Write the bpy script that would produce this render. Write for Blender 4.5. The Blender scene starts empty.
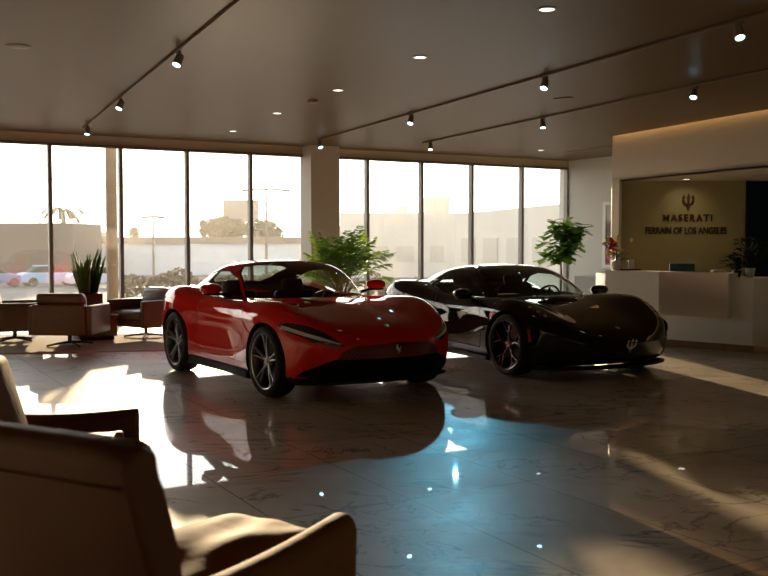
import bpy, bmesh, math, random
import numpy as np
from mathutils import Vector, Matrix

random.seed(7)
SC = bpy.context.scene
COL = SC.collection
PI = math.pi

# ------------------------------------------------------------------ materials
def _nt(name):
    m = bpy.data.materials.new(name); m.use_nodes = True
    nt = m.node_tree; nt.nodes.clear()
    out = nt.nodes.new('ShaderNodeOutputMaterial')
    return m, nt, out

def pmat(name, col, rough=.5, metal=0, coat=0, bump=0, bscale=40, var=0, vscale=6, spec=.5, emit=None, estr=0, sheen=0, coatr=.03, flake=0):
    m, nt, out = _nt(name)
    p = nt.nodes.new('ShaderNodeBsdfPrincipled')
    nt.links.new(p.outputs[0], out.inputs[0])
    p.inputs['Base Color'].default_value = (*col, 1)
    p.inputs['Roughness'].default_value = rough
    p.inputs['Metallic'].default_value = metal
    p.inputs['Coat Weight'].default_value = coat
    p.inputs['Coat Roughness'].default_value = coatr
    p.inputs['Specular IOR Level'].default_value = spec
    p.inputs['Sheen Weight'].default_value = sheen
    if emit:
        p.inputs['Emission Color'].default_value = (*emit, 1)
        p.inputs['Emission Strength'].default_value = estr
    tc = nt.nodes.new('ShaderNodeTexCoord')
    if var:
        n = nt.nodes.new('ShaderNodeTexNoise'); n.inputs['Scale'].default_value = vscale
        n.inputs['Detail'].default_value = 6
        nt.links.new(tc.outputs['Object'], n.inputs['Vector'])
        mx = nt.nodes.new('ShaderNodeMix'); mx.data_type = 'RGBA'
        nt.links.new(n.outputs['Fac'], mx.inputs['Factor'])
        mx.inputs['A'].default_value = (*[max(0, c*(1-var)) for c in col], 1)
        mx.inputs['B'].default_value = (*[min(1, c*(1+var)) for c in col], 1)
        nt.links.new(mx.outputs['Result'], p.inputs['Base Color'])
    if bump:
        n = nt.nodes.new('ShaderNodeTexNoise'); n.inputs['Scale'].default_value = bscale
        n.inputs['Detail'].default_value = 4
        nt.links.new(tc.outputs['Object'], n.inputs['Vector'])
        b = nt.nodes.new('ShaderNodeBump'); b.inputs['Strength'].default_value = bump
        b.inputs['Distance'].default_value = .01
        nt.links.new(n.outputs['Fac'], b.inputs['Height'])
        nt.links.new(b.outputs[0], p.inputs['Normal'])
    return m

def glassmat(name, tint, refl=.06, veil=0.0, veilcol=(1, .95, .85), rough=0.0):
    """thin glass: transparent + fresnel reflection (+ a translucent veil that imitates window glare)"""
    m, nt, out = _nt(name)
    tr = nt.nodes.new('ShaderNodeBsdfTransparent'); tr.inputs[0].default_value = (*tint, 1)
    gl = nt.nodes.new('ShaderNodeBsdfGlossy'); gl.inputs['Roughness'].default_value = rough
    # Schlick reflectance, the same from both faces of the sheet
    ge = nt.nodes.new('ShaderNodeNewGeometry'); dt = nt.nodes.new('ShaderNodeVectorMath'); dt.operation = 'DOT_PRODUCT'
    nt.links.new(ge.outputs['Normal'], dt.inputs[0]); nt.links.new(ge.outputs['Incoming'], dt.inputs[1])
    def mth(op, a, b=None):
        n_ = nt.nodes.new('ShaderNodeMath'); n_.operation = op
        for i_, q_ in enumerate((a, b)):
            if q_ is None: continue
            if isinstance(q_, (int, float)): n_.inputs[i_].default_value = q_
            else: nt.links.new(q_, n_.inputs[i_])
        return n_.outputs[0]
    c_ = mth('POWER', mth('SUBTRACT', 1.0, mth('ABSOLUTE', dt.outputs['Value'])), 5.0)
    F_ = mth('MINIMUM', mth('ADD', mth('MULTIPLY', c_, 1-refl), refl), 1.0)
    mx = nt.nodes.new('ShaderNodeMixShader')
    nt.links.new(F_, mx.inputs[0]); nt.links.new(tr.outputs[0], mx.inputs[1]); nt.links.new(gl.outputs[0], mx.inputs[2])
    last = mx
    if veil:
        tl = nt.nodes.new('ShaderNodeBsdfTranslucent'); tl.inputs[0].default_value = (*veilcol, 1)
        m2 = nt.nodes.new('ShaderNodeMixShader')
        n = nt.nodes.new('ShaderNodeTexNoise'); n.inputs['Scale'].default_value = 1.2; n.inputs['Detail'].default_value = 5
        tc = nt.nodes.new('ShaderNodeTexCoord'); nt.links.new(tc.outputs['Object'], n.inputs['Vector'])
        mr = nt.nodes.new('ShaderNodeMapRange'); mr.inputs['From Min'].default_value = .3; mr.inputs['From Max'].default_value = .7
        mr.inputs['To Min'].default_value = veil*.8; mr.inputs['To Max'].default_value = veil*1.2
        nt.links.new(n.outputs['Fac'], mr.inputs['Value']); nt.links.new(mr.outputs[0], m2.inputs[0])
        nt.links.new(mx.outputs[0], m2.inputs[1]); nt.links.new(tl.outputs[0], m2.inputs[2]); last = m2
    nt.links.new(last.outputs[0], out.inputs[0])
    return m

def leafmat(name, col, tcol, k=.4):
    m = pmat(name, col, .45, var=.35, vscale=8); nt = m.node_tree
    p = [n for n in nt.nodes if n.type == 'BSDF_PRINCIPLED'][0]; out = [n for n in nt.nodes if n.type == 'OUTPUT_MATERIAL'][0]
    t = nt.nodes.new('ShaderNodeBsdfTranslucent'); t.inputs[0].default_value = (*tcol, 1)
    mx = nt.nodes.new('ShaderNodeMixShader'); mx.inputs[0].default_value = k
    nt.links.new(p.outputs[0], mx.inputs[1]); nt.links.new(t.outputs[0], mx.inputs[2]); nt.links.new(mx.outputs[0], out.inputs[0])
    return m

# ------------------------------------------------------------------ objects
def tag(o, label=None, cat=None, group=None, kind=None):
    if label: o['label'] = label
    if cat: o['category'] = cat
    if group: o['group'] = group
    if kind: o['kind'] = kind
    return o

def empty(name, loc=(0, 0, 0), rz=0, label=None, cat=None, group=None):
    o = bpy.data.objects.new(name, None); COL.objects.link(o)
    o.location = loc; o.rotation_euler = (0, 0, rz); o.empty_display_size = .2
    return tag(o, label, cat, group)

class MB:
    def __init__(s): s.bm = bmesh.new()
    def _xf(s, vs, M):
        if M is not None:
            for v in vs: v.co = M @ v.co
    def box(s, c, d, M=None, bev=0, seg=2):
        b = bmesh.new(); bmesh.ops.create_cube(b, size=1)
        for v in b.verts: v.co = Vector((v.co.x*d[0]+c[0], v.co.y*d[1]+c[1], v.co.z*d[2]+c[2]))
        if bev: bmesh.ops.bevel(b, geom=b.edges[:], offset=bev, segments=seg, profile=.5, affect='EDGES')
        s._merge(b, M); return s
    def _merge(s, b, M=None):
        mp = {}
        for v in b.verts: mp[v] = s.bm.verts.new(M @ v.co if M is not None else v.co)
        for f in b.faces:
            try: s.bm.faces.new([mp[v] for v in f.verts])
            except ValueError: pass
        b.free()
    def raw(s, verts, faces, M=None):
        vs = [s.bm.verts.new((M @ Vector(v)) if M is not None else v) for v in verts]
        for f in faces:
            try: s.bm.faces.new([vs[i] for i in f])
            except ValueError: pass
        return s
    def prism(s, pts, z0, z1, M=None):
        n = len(pts)
        vs = [(p[0], p[1], z0) for p in pts]+[(p[0], p[1], z1) for p in pts]
        fs = [list(range(n))[::-1], list(range(n, 2*n))]+[[i, (i+1) % n, n+(i+1) % n, n+i] for i in range(n)]
        return s.raw(vs, fs, M)
    def tube(s, pts, r, n=8, cap=True):
        pts = [Vector(p) for p in pts]
        rr = r if isinstance(r, (list, tuple)) else [r]*len(pts)
        rings = []; up = Vector((0, 0, 1))
        for i, p in enumerate(pts):
            t = (pts[min(i+1, len(pts)-1)]-pts[max(i-1, 0)])
            if t.length < 1e-9: t = Vector((0, 0, 1))
            t.normalize()
            a = t.cross(up if abs(t.dot(up)) < .95 else Vector((1, 0, 0))).normalized(); b = t.cross(a)
            rings.append([s.bm.verts.new(p+(a*math.cos(2*PI*k/n)+b*math.sin(2*PI*k/n))*rr[i]) for k in range(n)])
        for i in range(len(rings)-1):
            for k in range(n):
                s.bm.faces.new([rings[i][k], rings[i][(k+1) % n], rings[i+1][(k+1) % n], rings[i+1][k]])
        if cap:
            s.bm.faces.new(rings[0][::-1]); s.bm.faces.new(rings[-1])
        return s
    def lathe(s, prof, n=32, M=None, closed=False):
        """profile [(r,z)] spun about z"""
        rings = []
        for r, z in prof:
            if r < 1e-6: rings.append([s.bm.verts.new(Vector((0, 0, z)))])
            else: rings.append([s.bm.verts.new(Vector((r*math.cos(2*PI*k/n), r*math.sin(2*PI*k/n), z))) for k in range(n)])
        prs = list(zip(rings[:-1], rings[1:]))
        if closed: prs.append((rings[-1], rings[0]))
        for a, b in prs:
            for k in range(n):
                if len(a) == 1 and len(b) == 1: continue
                if len(a) == 1: q = [a[0], b[(k+1) % n], b[k]]
                elif len(b) == 1: q = [a[k], a[(k+1) % n], b[0]]
                else: q = [a[k], a[(k+1) % n], b[(k+1) % n], b[k]]
                s.bm.faces.new(q)
        if M is not None:
            for rg in rings:
                for v in rg: v.co = M @ v.co
        return s
    def ball(s, c, r, M=None, u=16, v=10, pw=1):
        b = bmesh.new(); bmesh.ops.create_uvsphere(b, u_segments=u, v_segments=v, radius=1)
        for q in b.verts:
            co = q.co
            if pw != 1: co = Vector([math.copysign(abs(x)**pw, x) for x in co])
            q.co = Vector((co.x*r[0]+c[0], co.y*r[1]+c[1], co.z*r[2]+c[2]))
        s._merge(b, M); return s
    def build(s, name, mat, parent=None, smooth=True, ang=35, fix=True):
        if fix: bmesh.ops.recalc_face_normals(s.bm, faces=s.bm.faces[:])
        me = bpy.data.meshes.new(name); s.bm.to_mesh(me); s.bm.free()
        o = bpy.data.objects.new(name, me); COL.objects.link(o)
        me.materials.append(mat)
        if smooth and len(me.polygons):
            me.shade_smooth()
            me.set_sharp_from_angle(angle=math.radians(ang))
        if parent: o.parent = parent
        return o

def copy_tree(o, parent=None):
    c = o.copy(); COL.objects.link(c); c.parent = parent
    for ch in list(o.children): copy_tree(ch, c)
    return c

def struct(o): o['kind'] = 'structure'; return o

# ------------------------------------------------------------------ camera
CH, FP = 1.6, 960.0
TH = math.atan(46/960)
cam = bpy.data.objects.new('camera', bpy.data.cameras.new('camera')); COL.objects.link(cam)
cam.location = (0, 0, CH); cam.rotation_euler = (PI/2-TH, 0, 0)
cam.data.sensor_width = 36; cam.data.lens = FP/768*36
cam.data.dof.use_dof = True; cam.data.dof.focus_distance = 9.8; cam.data.dof.aperture_fstop = 3.2
cam.data.clip_end = 2000
SC.camera = cam

def ray(px, py):
    a, b = FP, 288-py
    return Vector((px-384, a*math.cos(TH)+b*math.sin(TH), -a*math.sin(TH)+b*math.cos(TH)))
def at_z(px, py, z=0):
    d = ray(px, py); t = (z-CH)/d.z
    return Vector((d.x*t, d.y*t, z))
def at_y(px, py, Y):
    d = ray(px, py); t = Y/d.y
    return Vector((d.x*t, Y, CH+d.z*t))

# room axes: W runs along the window wall, V points at it
Wd = Vector((.8695, .494, 0)).normalized(); Vd = Vector((-Wd.y, Wd.x, 0))
ROT = math.atan2(Wd.y, Wd.x)
def UV(u, v, z=0): return Wd*u+Vd*v+Vector((0, 0, z))

SC.view_settings.view_transform = 'Standard'; SC.view_settings.look = 'None'
SC.view_settings.gamma = 1
SC.view_settings.exposure = .45
RED_YAW, BLK_YAW = 33.5, 28
FLOOR_R, FLOOR_S = .44, 1.0
CY_E = 560
HAZE = .0009
CEIL_R, COVE, VEIL = .42, 5, .008  # last one sets the glare imitated in the window panes
CHA_LOC, CHA_ANG, CHA_BH, CHA_AL, CHA_AH, CHA_SH = (-.60, 2.8, 0), math.radians(60), 1.04, .97, .545, .50
CHB_LOC, CHB_ANG = (-2.15, 4.82, 0), math.radians(8)
SUN_X, SUN_E, SUN_S, SKY_S = -.20, math.radians(8.8), 9, 4.7
# ------------------------------------------------------------------ spline surface
def pchip(xs, ys):
    xs = np.array(xs, float); ys = np.array(ys, float)
    if xs[0] > xs[-1]: xs = xs[::-1]; ys = ys[::-1]
    h = np.diff(xs); d = np.diff(ys)/h
    m = np.zeros(len(xs)); m[0] = d[0]; m[-1] = d[-1]
    for i in range(1, len(xs)-1):
        if d[i-1]*d[i] > 0:
            w1 = 2*h[i]+h[i-1]; w2 = h[i]+2*h[i-1]
            m[i] = (w1+w2)/(w1/d[i-1]+w2/d[i])
    def f(x):
        i = int(min(max(np.searchsorted(xs, x)-1, 0), len(h)-1)); t = min(max((x-xs[i])/h[i], 0), 1)
        return float((2*t**3-3*t*t+1)*ys[i]+(t**3-2*t*t+t)*h[i]*m[i]+(-2*t**3+3*t*t)*ys[i+1]+(t**3-t*t)*h[i]*m[i+1])
    return f

class Surf:
    """uniform cubic B-spline over a control net net[i][j] (i along the car, j round the section, y>=0 half)"""
    def __init__(s, net, symlow=True, symtop=True):
        n = np.array(net, float); ref = np.array([1, -1, 1])
        lo = n[:, 1:2]*ref if symlow else 2*n[:, :1]-n[:, 1:2]
        hi = n[:, -2:-1]*ref if symtop else 2*n[:, -1:]-n[:, -2:-1]
        n = np.concatenate([lo, n, hi], 1)
        n = np.concatenate([2*n[:1]-n[1:2], n, 2*n[-1:]-n[-2:-1]], 0)
        s.n = n; s.nu = n.shape[0]-3; s.nv = n.shape[1]-3
        s.cache = None
    def _b(s, t): return np.stack([(1-t)**3, 3*t**3-6*t*t+4, -3*t**3+3*t*t+3*t+1, t**3], -1)/6
    def _d(s, t): return np.stack([-3*(1-t)**2, 9*t*t-12*t, -9*t*t+6*t+3, 3*t*t], -1)/6
    def ev(s, u, v, nor=False):
        u = np.clip(np.asarray(u, float), 0, 1)*s.nu; v = np.clip(np.asarray(v, float), 0, 1)*s.nv
        iu = np.minimum(u.astype(int), s.nu-1); iv = np.minimum(v.astype(int), s.nv-1)
        tu = u-iu; tv = v-iv; bu = s._b(tu); bv = s._b(tv)
        P = np.zeros(u.shape+(3,)); DU = np.zeros_like(P); DV = np.zeros_like(P)
        du = s._d(tu); dv = s._d(tv)
        for a in range(4):
            for b in range(4):
                c = s.n[iu+a, iv+b]
                P += c*(bu[..., a]*bv[..., b])[..., None]
                if nor:
                    DU += c*(du[..., a]*bv[..., b])[..., None]; DV += c*(bu[..., a]*dv[..., b])[..., None]
        if not nor: return P
        N = np.cross(DV, DU); l = np.linalg.norm(N, axis=-1, keepdims=True); N = N/np.maximum(l, 1e-9)
        return P, N
    def inv(s, a, b, ax, filt=None, vr=(0, 1)):
        """uv of the surface point whose coordinates (ax) are a, b"""
        if s.cache is None:
            U, V = np.meshgrid(np.linspace(0, 1, 260), np.linspace(0, 1, 160), indexing='ij')
            P, N = s.ev(U, V, True); s.cache = (U, V, P, N)
        U, V, P, N = s.cache
        D = (P[..., ax[0]]-a)**2+(P[..., ax[1]]-b)**2
        if filt is not None: D = np.where(filt(P, N), D, 1e3)
        D = np.where((V >= vr[0]) & (V <= vr[1]), D, 2e3)
        k = np.unravel_index(np.argmin(D), D.shape); u, v = U[k], V[k]; r1, r2 = 1/260, 1/160
        for _ in range(5):
            uu, vv = np.meshgrid(np.linspace(u-r1, u+r1, 9), np.linspace(v-r2, v+r2, 9), indexing='ij')
            uu = np.clip(uu, 0, 1); vv = np.clip(vv, *vr)
            p = s.ev(uu, vv); d = (p[..., ax[0]]-a)**2+(p[..., ax[1]]-b)**2
            k = np.unravel_index(np.argmin(d), d.shape); u, v = uu[k], vv[k]; r1 *= .35; r2 *= .35
        return float(u), float(v)

def dens(poly, step, closed=True):
    out = []; n = len(poly)
    for i in range(n if closed else n-1):
        a = poly[i]; b = poly[(i+1) % n]
        k = max(1, int(math.ceil(math.hypot(b[0]-a[0], b[1]-a[1])/step)))
        for q in range(k): out.append((a[0]+(b[0]-a[0])*q/k, a[1]+(b[1]-a[1])*q/k))
    if not closed: out.append(poly[-1])
    return out

def smooth_poly(poly, closed=True, it=2):
    for _ in range(it):
        q = []; n = len(poly)
        rng = range(n) if closed else range(n-1)
        if not closed: q.append(poly[0])
        for i in rng:
            a = poly[i]; b = poly[(i+1) % n]
            q += [(a[0]*.75+b[0]*.25, a[1]*.75+b[1]*.25), (a[0]*.25+b[0]*.75, a[1]*.25+b[1]*.75)]
        if not closed: q.append(poly[-1])
        poly = q
    return poly

def inpoly(x, y, poly):
    c = False; n = len(poly); j = n-1
    for i in range(n):
        xi, yi = poly[i]; xj, yj = poly[j]
        if (yi > y) != (yj > y) and x < (xj-xi)*(y-yi)/(yj-yi)+xi: c = not c
        j = i
    return c

def carve(S, NU, NV, regions):
    """cut the (u,v) sheet along region polygons, map it onto S; returns {name: (verts, norms, faces)}"""
    bm = bmesh.new()
    vs = [[bm.verts.new((i/NU, j/NV, 0)) for j in range(NV+1)] for i in range(NU+1)]
    for i in range(NU):
        for j in range(NV): bm.faces.new([vs[i][j], vs[i+1][j], vs[i+1][j+1], vs[i][j+1]])
    for name, poly in regions:
        x0 = min(p[0] for p in poly)-1e-4; x1 = max(p[0] for p in poly)+1e-4
        y0 = min(p[1] for p in poly)-1e-4; y1 = max(p[1] for p in poly)+1e-4
        n = len(poly)
        for i in range(n):
            a = Vector((*poly[i], 0)); b = Vector((*poly[(i+1) % n], 0)); d = b-a
            if d.length < 1e-6: continue
            # only faces touched by this edge
            ex0, ex1 = min(a.x, b.x), max(a.x, b.x); ey0, ey1 = min(a.y, b.y), max(a.y, b.y)
            fs = [f for f in bm.faces if not (min(v.co.x for v in f.verts) > ex1+1e-5 or max(v.co.x for v in f.verts) < ex0-1e-5 or
                                              min(v.co.y for v in f.verts) > ey1+1e-5 or max(v.co.y for v in f.verts) < ey0-1e-5)]
            if not fs: continue
            geom = list(set(e for f in fs for e in f.edges))+list(set(v for f in fs for v in f.verts))+fs
            bmesh.ops.bisect_plane(bm, geom=geom, dist=1e-7, plane_co=a, plane_no=Vector((-d.y, d.x, 0)))
    out = {}
    for f in bm.faces:
        c = f.calc_center_median(); nm = 'rest'
        for name, poly in regions:
            if inpoly(c.x, c.y, poly): nm = name; break
        out.setdefault(nm, []).append([v.index for v in f.verts] if False else [v for v in f.verts])
    bm.verts.index_update()
    allv = list(bm.verts)
    P, N = S.ev(np.array([v.co.x for v in allv]), np.array([v.co.y for v in allv]), True)
    res = {}
    for nm, fl in out.items():
        mp = {}; V = []; Nn = []; F = []
        for f in fl:
            q = []
            for v in f:
                if v.index not in mp: mp[v.index] = len(V); V.append(P[v.index]); Nn.append(N[v.index])
                q.append(mp[v.index])
            F.append(q)
        res[nm] = (np.array(V), np.array(Nn), F)
    bm.free()
    return res

def patch(name, data, mat, parent, sides=(1, -1), off=0.0, flip=False):
    V, N, F = data
    VV = []; NN = []; FF = []
    for s in sides:
        base = len(VV); m = np.array([1, s, 1])
        for v, n in zip(V, N): VV.append(tuple((v+n*off*(-1 if flip else 1))*m)); NN.append(tuple(n*m*(-1 if flip else 1)))
        for f in F:
            q = [base+i for i in f]
            if (s > 0) != flip: q = q[::-1]
            FF.append(q)
    # weld the centre line
    key = {}; rem = []; V2 = []; N2 = []
    for v, n in zip(VV, NN):
        k = (round(v[0], 5), round(v[1], 5), round(v[2], 5)) if abs(v[1]) < 1e-4 else None
        if k is not None and k in key: rem.append(key[k]); continue
        if k is not None: key[k] = len(V2)
        rem.append(len(V2)); V2.append(v); N2.append(n)
    F2 = []
    for f in FF:
        q = []
        for i in f:
            if rem[i] not in q: q.append(rem[i])
        if len(q) > 2: F2.append(q)
    me = bpy.data.meshes.new(name); me.from_pydata(V2, [], F2)
    me.materials.append(mat); me.shade_smooth()
    me.normals_split_custom_set_from_vertices(N2)
    o = bpy.data.objects.new(name, me); COL.objects.link(o); o.parent = parent
    return o

def ribbon(S, uvs, w, off, side=1, mb=None, thick=.004, taper=None):
    """strip lying on the surface along a uv polyline"""
    P, N = S.ev(np.array([p[0] for p in uvs]), np.array([p[1] for p in uvs]), True)
    mb = mb or MB(); n = len(uvs); m = np.array([1, side, 1]); vs = []
    for i in range(n):
        t = P[min(i+1, n-1)]-P[max(i-1, 0)]; t = t/max(np.linalg.norm(t), 1e-9)
        nn = N[i]; b = np.cross(t, nn); ww = w*(taper[i] if taper else 1)
        for q in (P[i]+b*ww/2+nn*off, P[i]-b*ww/2+nn*off, P[i]-b*ww/2+nn*(off-thick), P[i]+b*ww/2+nn*(off-thick)): vs.append(tuple(q*m))
    fs = []
    for i in range(n-1):
        for k in range(4): fs.append([4*i+k, 4*i+(k+1) % 4, 4*i+4+(k+1) % 4, 4*i+4+k])
    fs += [[3, 2, 1, 0], [4*n-4, 4*n-3, 4*n-2, 4*n-1]]
    mb.raw(vs, fs); return mb

# ------------------------------------------------------------------ emblem outlines (2D, unit height)
def trident_pieces():
    return [[(-.035, 0), (.035, 0), (.03, .12), (-.03, .12)],
            [(-.09, .12), (.09, .12), (.07, .2), (-.07, .2)],
            [(-.06, .2), (.06, .2), (.06, .72), (.1, .72), (0, 1), (-.1, .72), (-.06, .72)],
            [(-.06, .24), (-.06, .38), (-.17, .45), (-.24, .6), (-.22, .7), (-.17, .72), (-.27, .92), (-.36, .72), (-.31, .7), (-.35, .58), (-.28, .38)],
            [(.06, .26), (.28, .38), (.35, .58), (.31, .7), (.36, .72), (.27, .92), (.17, .72), (.22, .7), (.24, .6), (.17, .45), (.06, .38)]]
def horse_pieces():
    return [[(-.02, .0), (.06, .0), (.05, .14), (.1, .3), (.22, .2), (.3, .24), (.2, .34), (.16, .46), (.1, .62), (.02, .78), (.08, .84), (.02, .92), (-.02, 1.0),
             (-.08, .93), (-.2, .86), (-.2, .8), (-.09, .8), (-.12, .68), (-.26, .76), (-.3, .7), (-.16, .6), (-.28, .5), (-.26, .44), (-.12, .5), (-.06, .36), (-.02, .2)],
            [(.14, .42), (.3, .5), (.34, .7), (.26, .82), (.27, .66), (.2, .54)]]
def emblem(pieces, h, th, M, mat, name, parent):
    mb = MB()
    for pc in pieces:
        mb.prism([(x*h, y*h) for x, y in pc], 0, th, M)
    return mb.build(name, mat, parent, smooth=False)
def text_mesh(s, size, th, M, mat, name, parent, font_off=0, space=1.0):
    cu = bpy.data.curves.new('t', 'FONT'); cu.body = s; cu.size = size; cu.extrude = th; cu.align_x = 'CENTER'; cu.offset = font_off; cu.space_character = space
    o = bpy.data.objects.new('t', cu); COL.objects.link(o)
    bpy.context.view_layer.update()
    me = bpy.data.meshes.new_from_object(o.evaluated_get(bpy.context.evaluated_depsgraph_get()))
    bpy.data.objects.remove(o); bpy.data.curves.remove(cu)
    me.transform(M); me.materials.clear(); me.materials.append(mat); me.name = name
    r = bpy.data.objects.new(name, me); COL.objects.link(r)
    if parent: r.parent = parent
    return r
# ------------------------------------------------------------------ shared car materials
M_tire = pmat('tyre_rubber', (.012, .012, .013), .75, bump=.15, bscale=120)
M_trim = pmat('black_trim', (.008, .008, .009), .6, spec=.15)
M_gap = pmat('panel_gap_black', (.004, .004, .004), .7)
M_disc = pmat('brake_steel', (.10, .10, .105), .5, .8)
M_chrome = pmat('chrome', (.8, .8, .8), .12, 1)
M_cabin = pmat('cabin_dark_leather', (.02, .019, .018), .5, bump=.1)
M_under = pmat('underbody', (.006, .006, .006), .8)
M_cglass = glassmat('tinted_car_glass', (.80, .86, .80))
M_cglass_s = glassmat('side_car_glass', (.85, .92, .93))
M_lamp = pmat('headlamp_lens', (.02, .022, .025), .06, coat=1)
M_led = pmat('daylight_strip', (.62, .66, .7), .25, spec=.6)

def wheel_mesh(parent, x, y, r, side, rimmat, style, w=.25, capmat=None):
    """wheel standing upright, axle along y; side = +1/-1 = which way the face looks"""
    wh = MB(); M = Matrix.Rotation(-PI/2*side, 4, 'X')     # local z -> outward
    rr = r*.79
    # rim barrel and lip
    wh.lathe([(rr*.97, -w*.45), (rr, -w*.40), (rr*.95, -w*.3), (rr*.9, 0), (rr*.93, w*.36), (rr*.965, w*.45), (rr*1.0, w*.47), (rr*1.01, w*.44), (rr*1.0, w*.40)], 48, M)
    nsp = 5
    for k in range(nsp):
        a0 = 2*PI*k/nsp+PI/2
        if style == 'split':
            for s in (-1, 1):
                # slim twin spokes meeting the rim apart, joined by the hub
                pts = []
                for t, da, zz in ((.17, .10, .30), (.5, .13, .36), (.8, .15, .38), (.97, .175, .41)):
                    pts.append((t*rr, a0+s*da*1.0+(0 if t > .3 else 0), zz*w))
                for (r1, a1, z1), (r2, a2, z2) in zip(pts[:-1], pts[1:]):
                    hw = .010+.004*(1-r1/rr)
                    d = Vector((math.cos((a1+a2)/2), math.sin((a1+a2)/2), 0)); n = Vector((-d.y, d.x, 0))
                    p1 = Vector((r1*math.cos(a1), r1*math.sin(a1), z1)); p2 = Vector((r2*math.cos(a2), r2*math.sin(a2), z2))
                    up = Vector((0, 0, 1)); vs = []
                    for p in (p1, p2):
                        vs += [p-n*hw-up*.022, p+n*hw-up*.022, p+n*hw*.5, p-n*hw*.5]
                    wh.raw(vs, [[0, 1, 2, 3], [7, 6, 5, 4], [0, 4, 5, 1], [1, 5, 6, 2], [2, 6, 7, 3], [3, 7, 4, 0]], M)
        else:
            # branching Y spokes
            def seg(r1, a1, r2, a2, h1, h2, z1, z2):
                p1 = Vector((r1*math.cos(a1), r1*math.sin(a1), z1)); p2 = Vector((r2*math.cos(a2), r2*math.sin(a2), z2))
                d = (p2-p1).normalized(); n = Vector((-d.y, d.x, 0)); up = Vector((0, 0, 1)); vs = []
                for p, h in ((p1, h1), (p2, h2)):
                    vs += [p-n*h-up*.024, p+n*h-up*.024, p+n*h*.55, p-n*h*.55]
                wh.raw(vs, [[0, 1, 2, 3], [7, 6, 5, 4], [0, 4, 5, 1], [1, 5, 6, 2], [2, 6, 7, 3], [3, 7, 4, 0]], M)
            seg(rr*.12, a0, rr*.52, a0, .026, .017, w*.26, w*.34)
            seg(rr*.5, a0, rr*.97, a0-.30, .017, .013, w*.34, w*.42)
            seg(rr*.5, a0, rr*.97, a0+.30, .017, .013, w*.34, w*.42)
            seg(rr*.72, a0-.16, rr*.97, a0+.02, .011, .010, w*.36, w*.42)
    wh.lathe([(0, w*.30), (rr*.09, w*.31), (rr*.2, w*.29), (rr*.25, w*.22), (rr*.24, w*.1), (0, w*.05)], 30, M)
    for k in range(5):
        a = 2*PI*k/5+PI/2+PI/5
        wh.lathe([(0, w*.33), (.009, w*.33), (.011, w*.27)], 8, M @ Matrix.Translation((rr*.15*math.cos(a), rr*.15*math.sin(a), 0)))
    o = wh.build('wheel', rimmat, parent, ang=30)
    o.location = (x, y, r)
    t = MB()
    t.lathe([(rr*.98, -w*.44), (rr*1.02, -w*.5), (rr*1.1, -w*.52), (r*.95, -w*.47), (r*.99, -w*.38), (r, -w*.2), (r, 0), (r, w*.2), (r*.99, w*.38), (r*.95, w*.47), (rr*1.1, w*.52), (rr*1.02, w*.5), (rr*.98, w*.44)], 64, M)
    t.build('tyre', M_tire, o)
    d = MB(); d.lathe([(.05, w*.02), (rr*.78, w*.02), (rr*.78, -w*.1), (.05, -w*.1)], 40, M, closed=True)
    d.build('brake_disc', M_disc, o)
    c = MB(); c.lathe([(0, w*.345), (rr*.06, w*.34), (rr*.075, w*.31)], 20, M)
    c.build('centre_cap', capmat or M_chrome, o)
    cal = MB()
    for k in range(6):
        a = PI*.80+k*.12
        cal.box((rr*.66*math.cos(a), rr*.66*math.sin(a), w*.03), (rr*.3, rr*.2, w*.28), M, bev=.01)
    cal.build('brake_caliper', M_trim, o)
    return o

def car_seat(parent, x, y, mat):
    s = MB()
    s.box((x, y, .42), (.52, .50, .18), bev=.06, seg=3)
    M = Matrix.Translation((x-.27, y, .44)) @ Matrix.Rotation(math.radians(-20), 4, 'Y')
    s.box((0, 0, .28), (.14, .50, .60), M, bev=.055, seg=3)
    s.box((0, 0, .64), (.10, .27, .18), M, bev=.045, seg=3)
    return s.build('seat', mat, parent)

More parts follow.
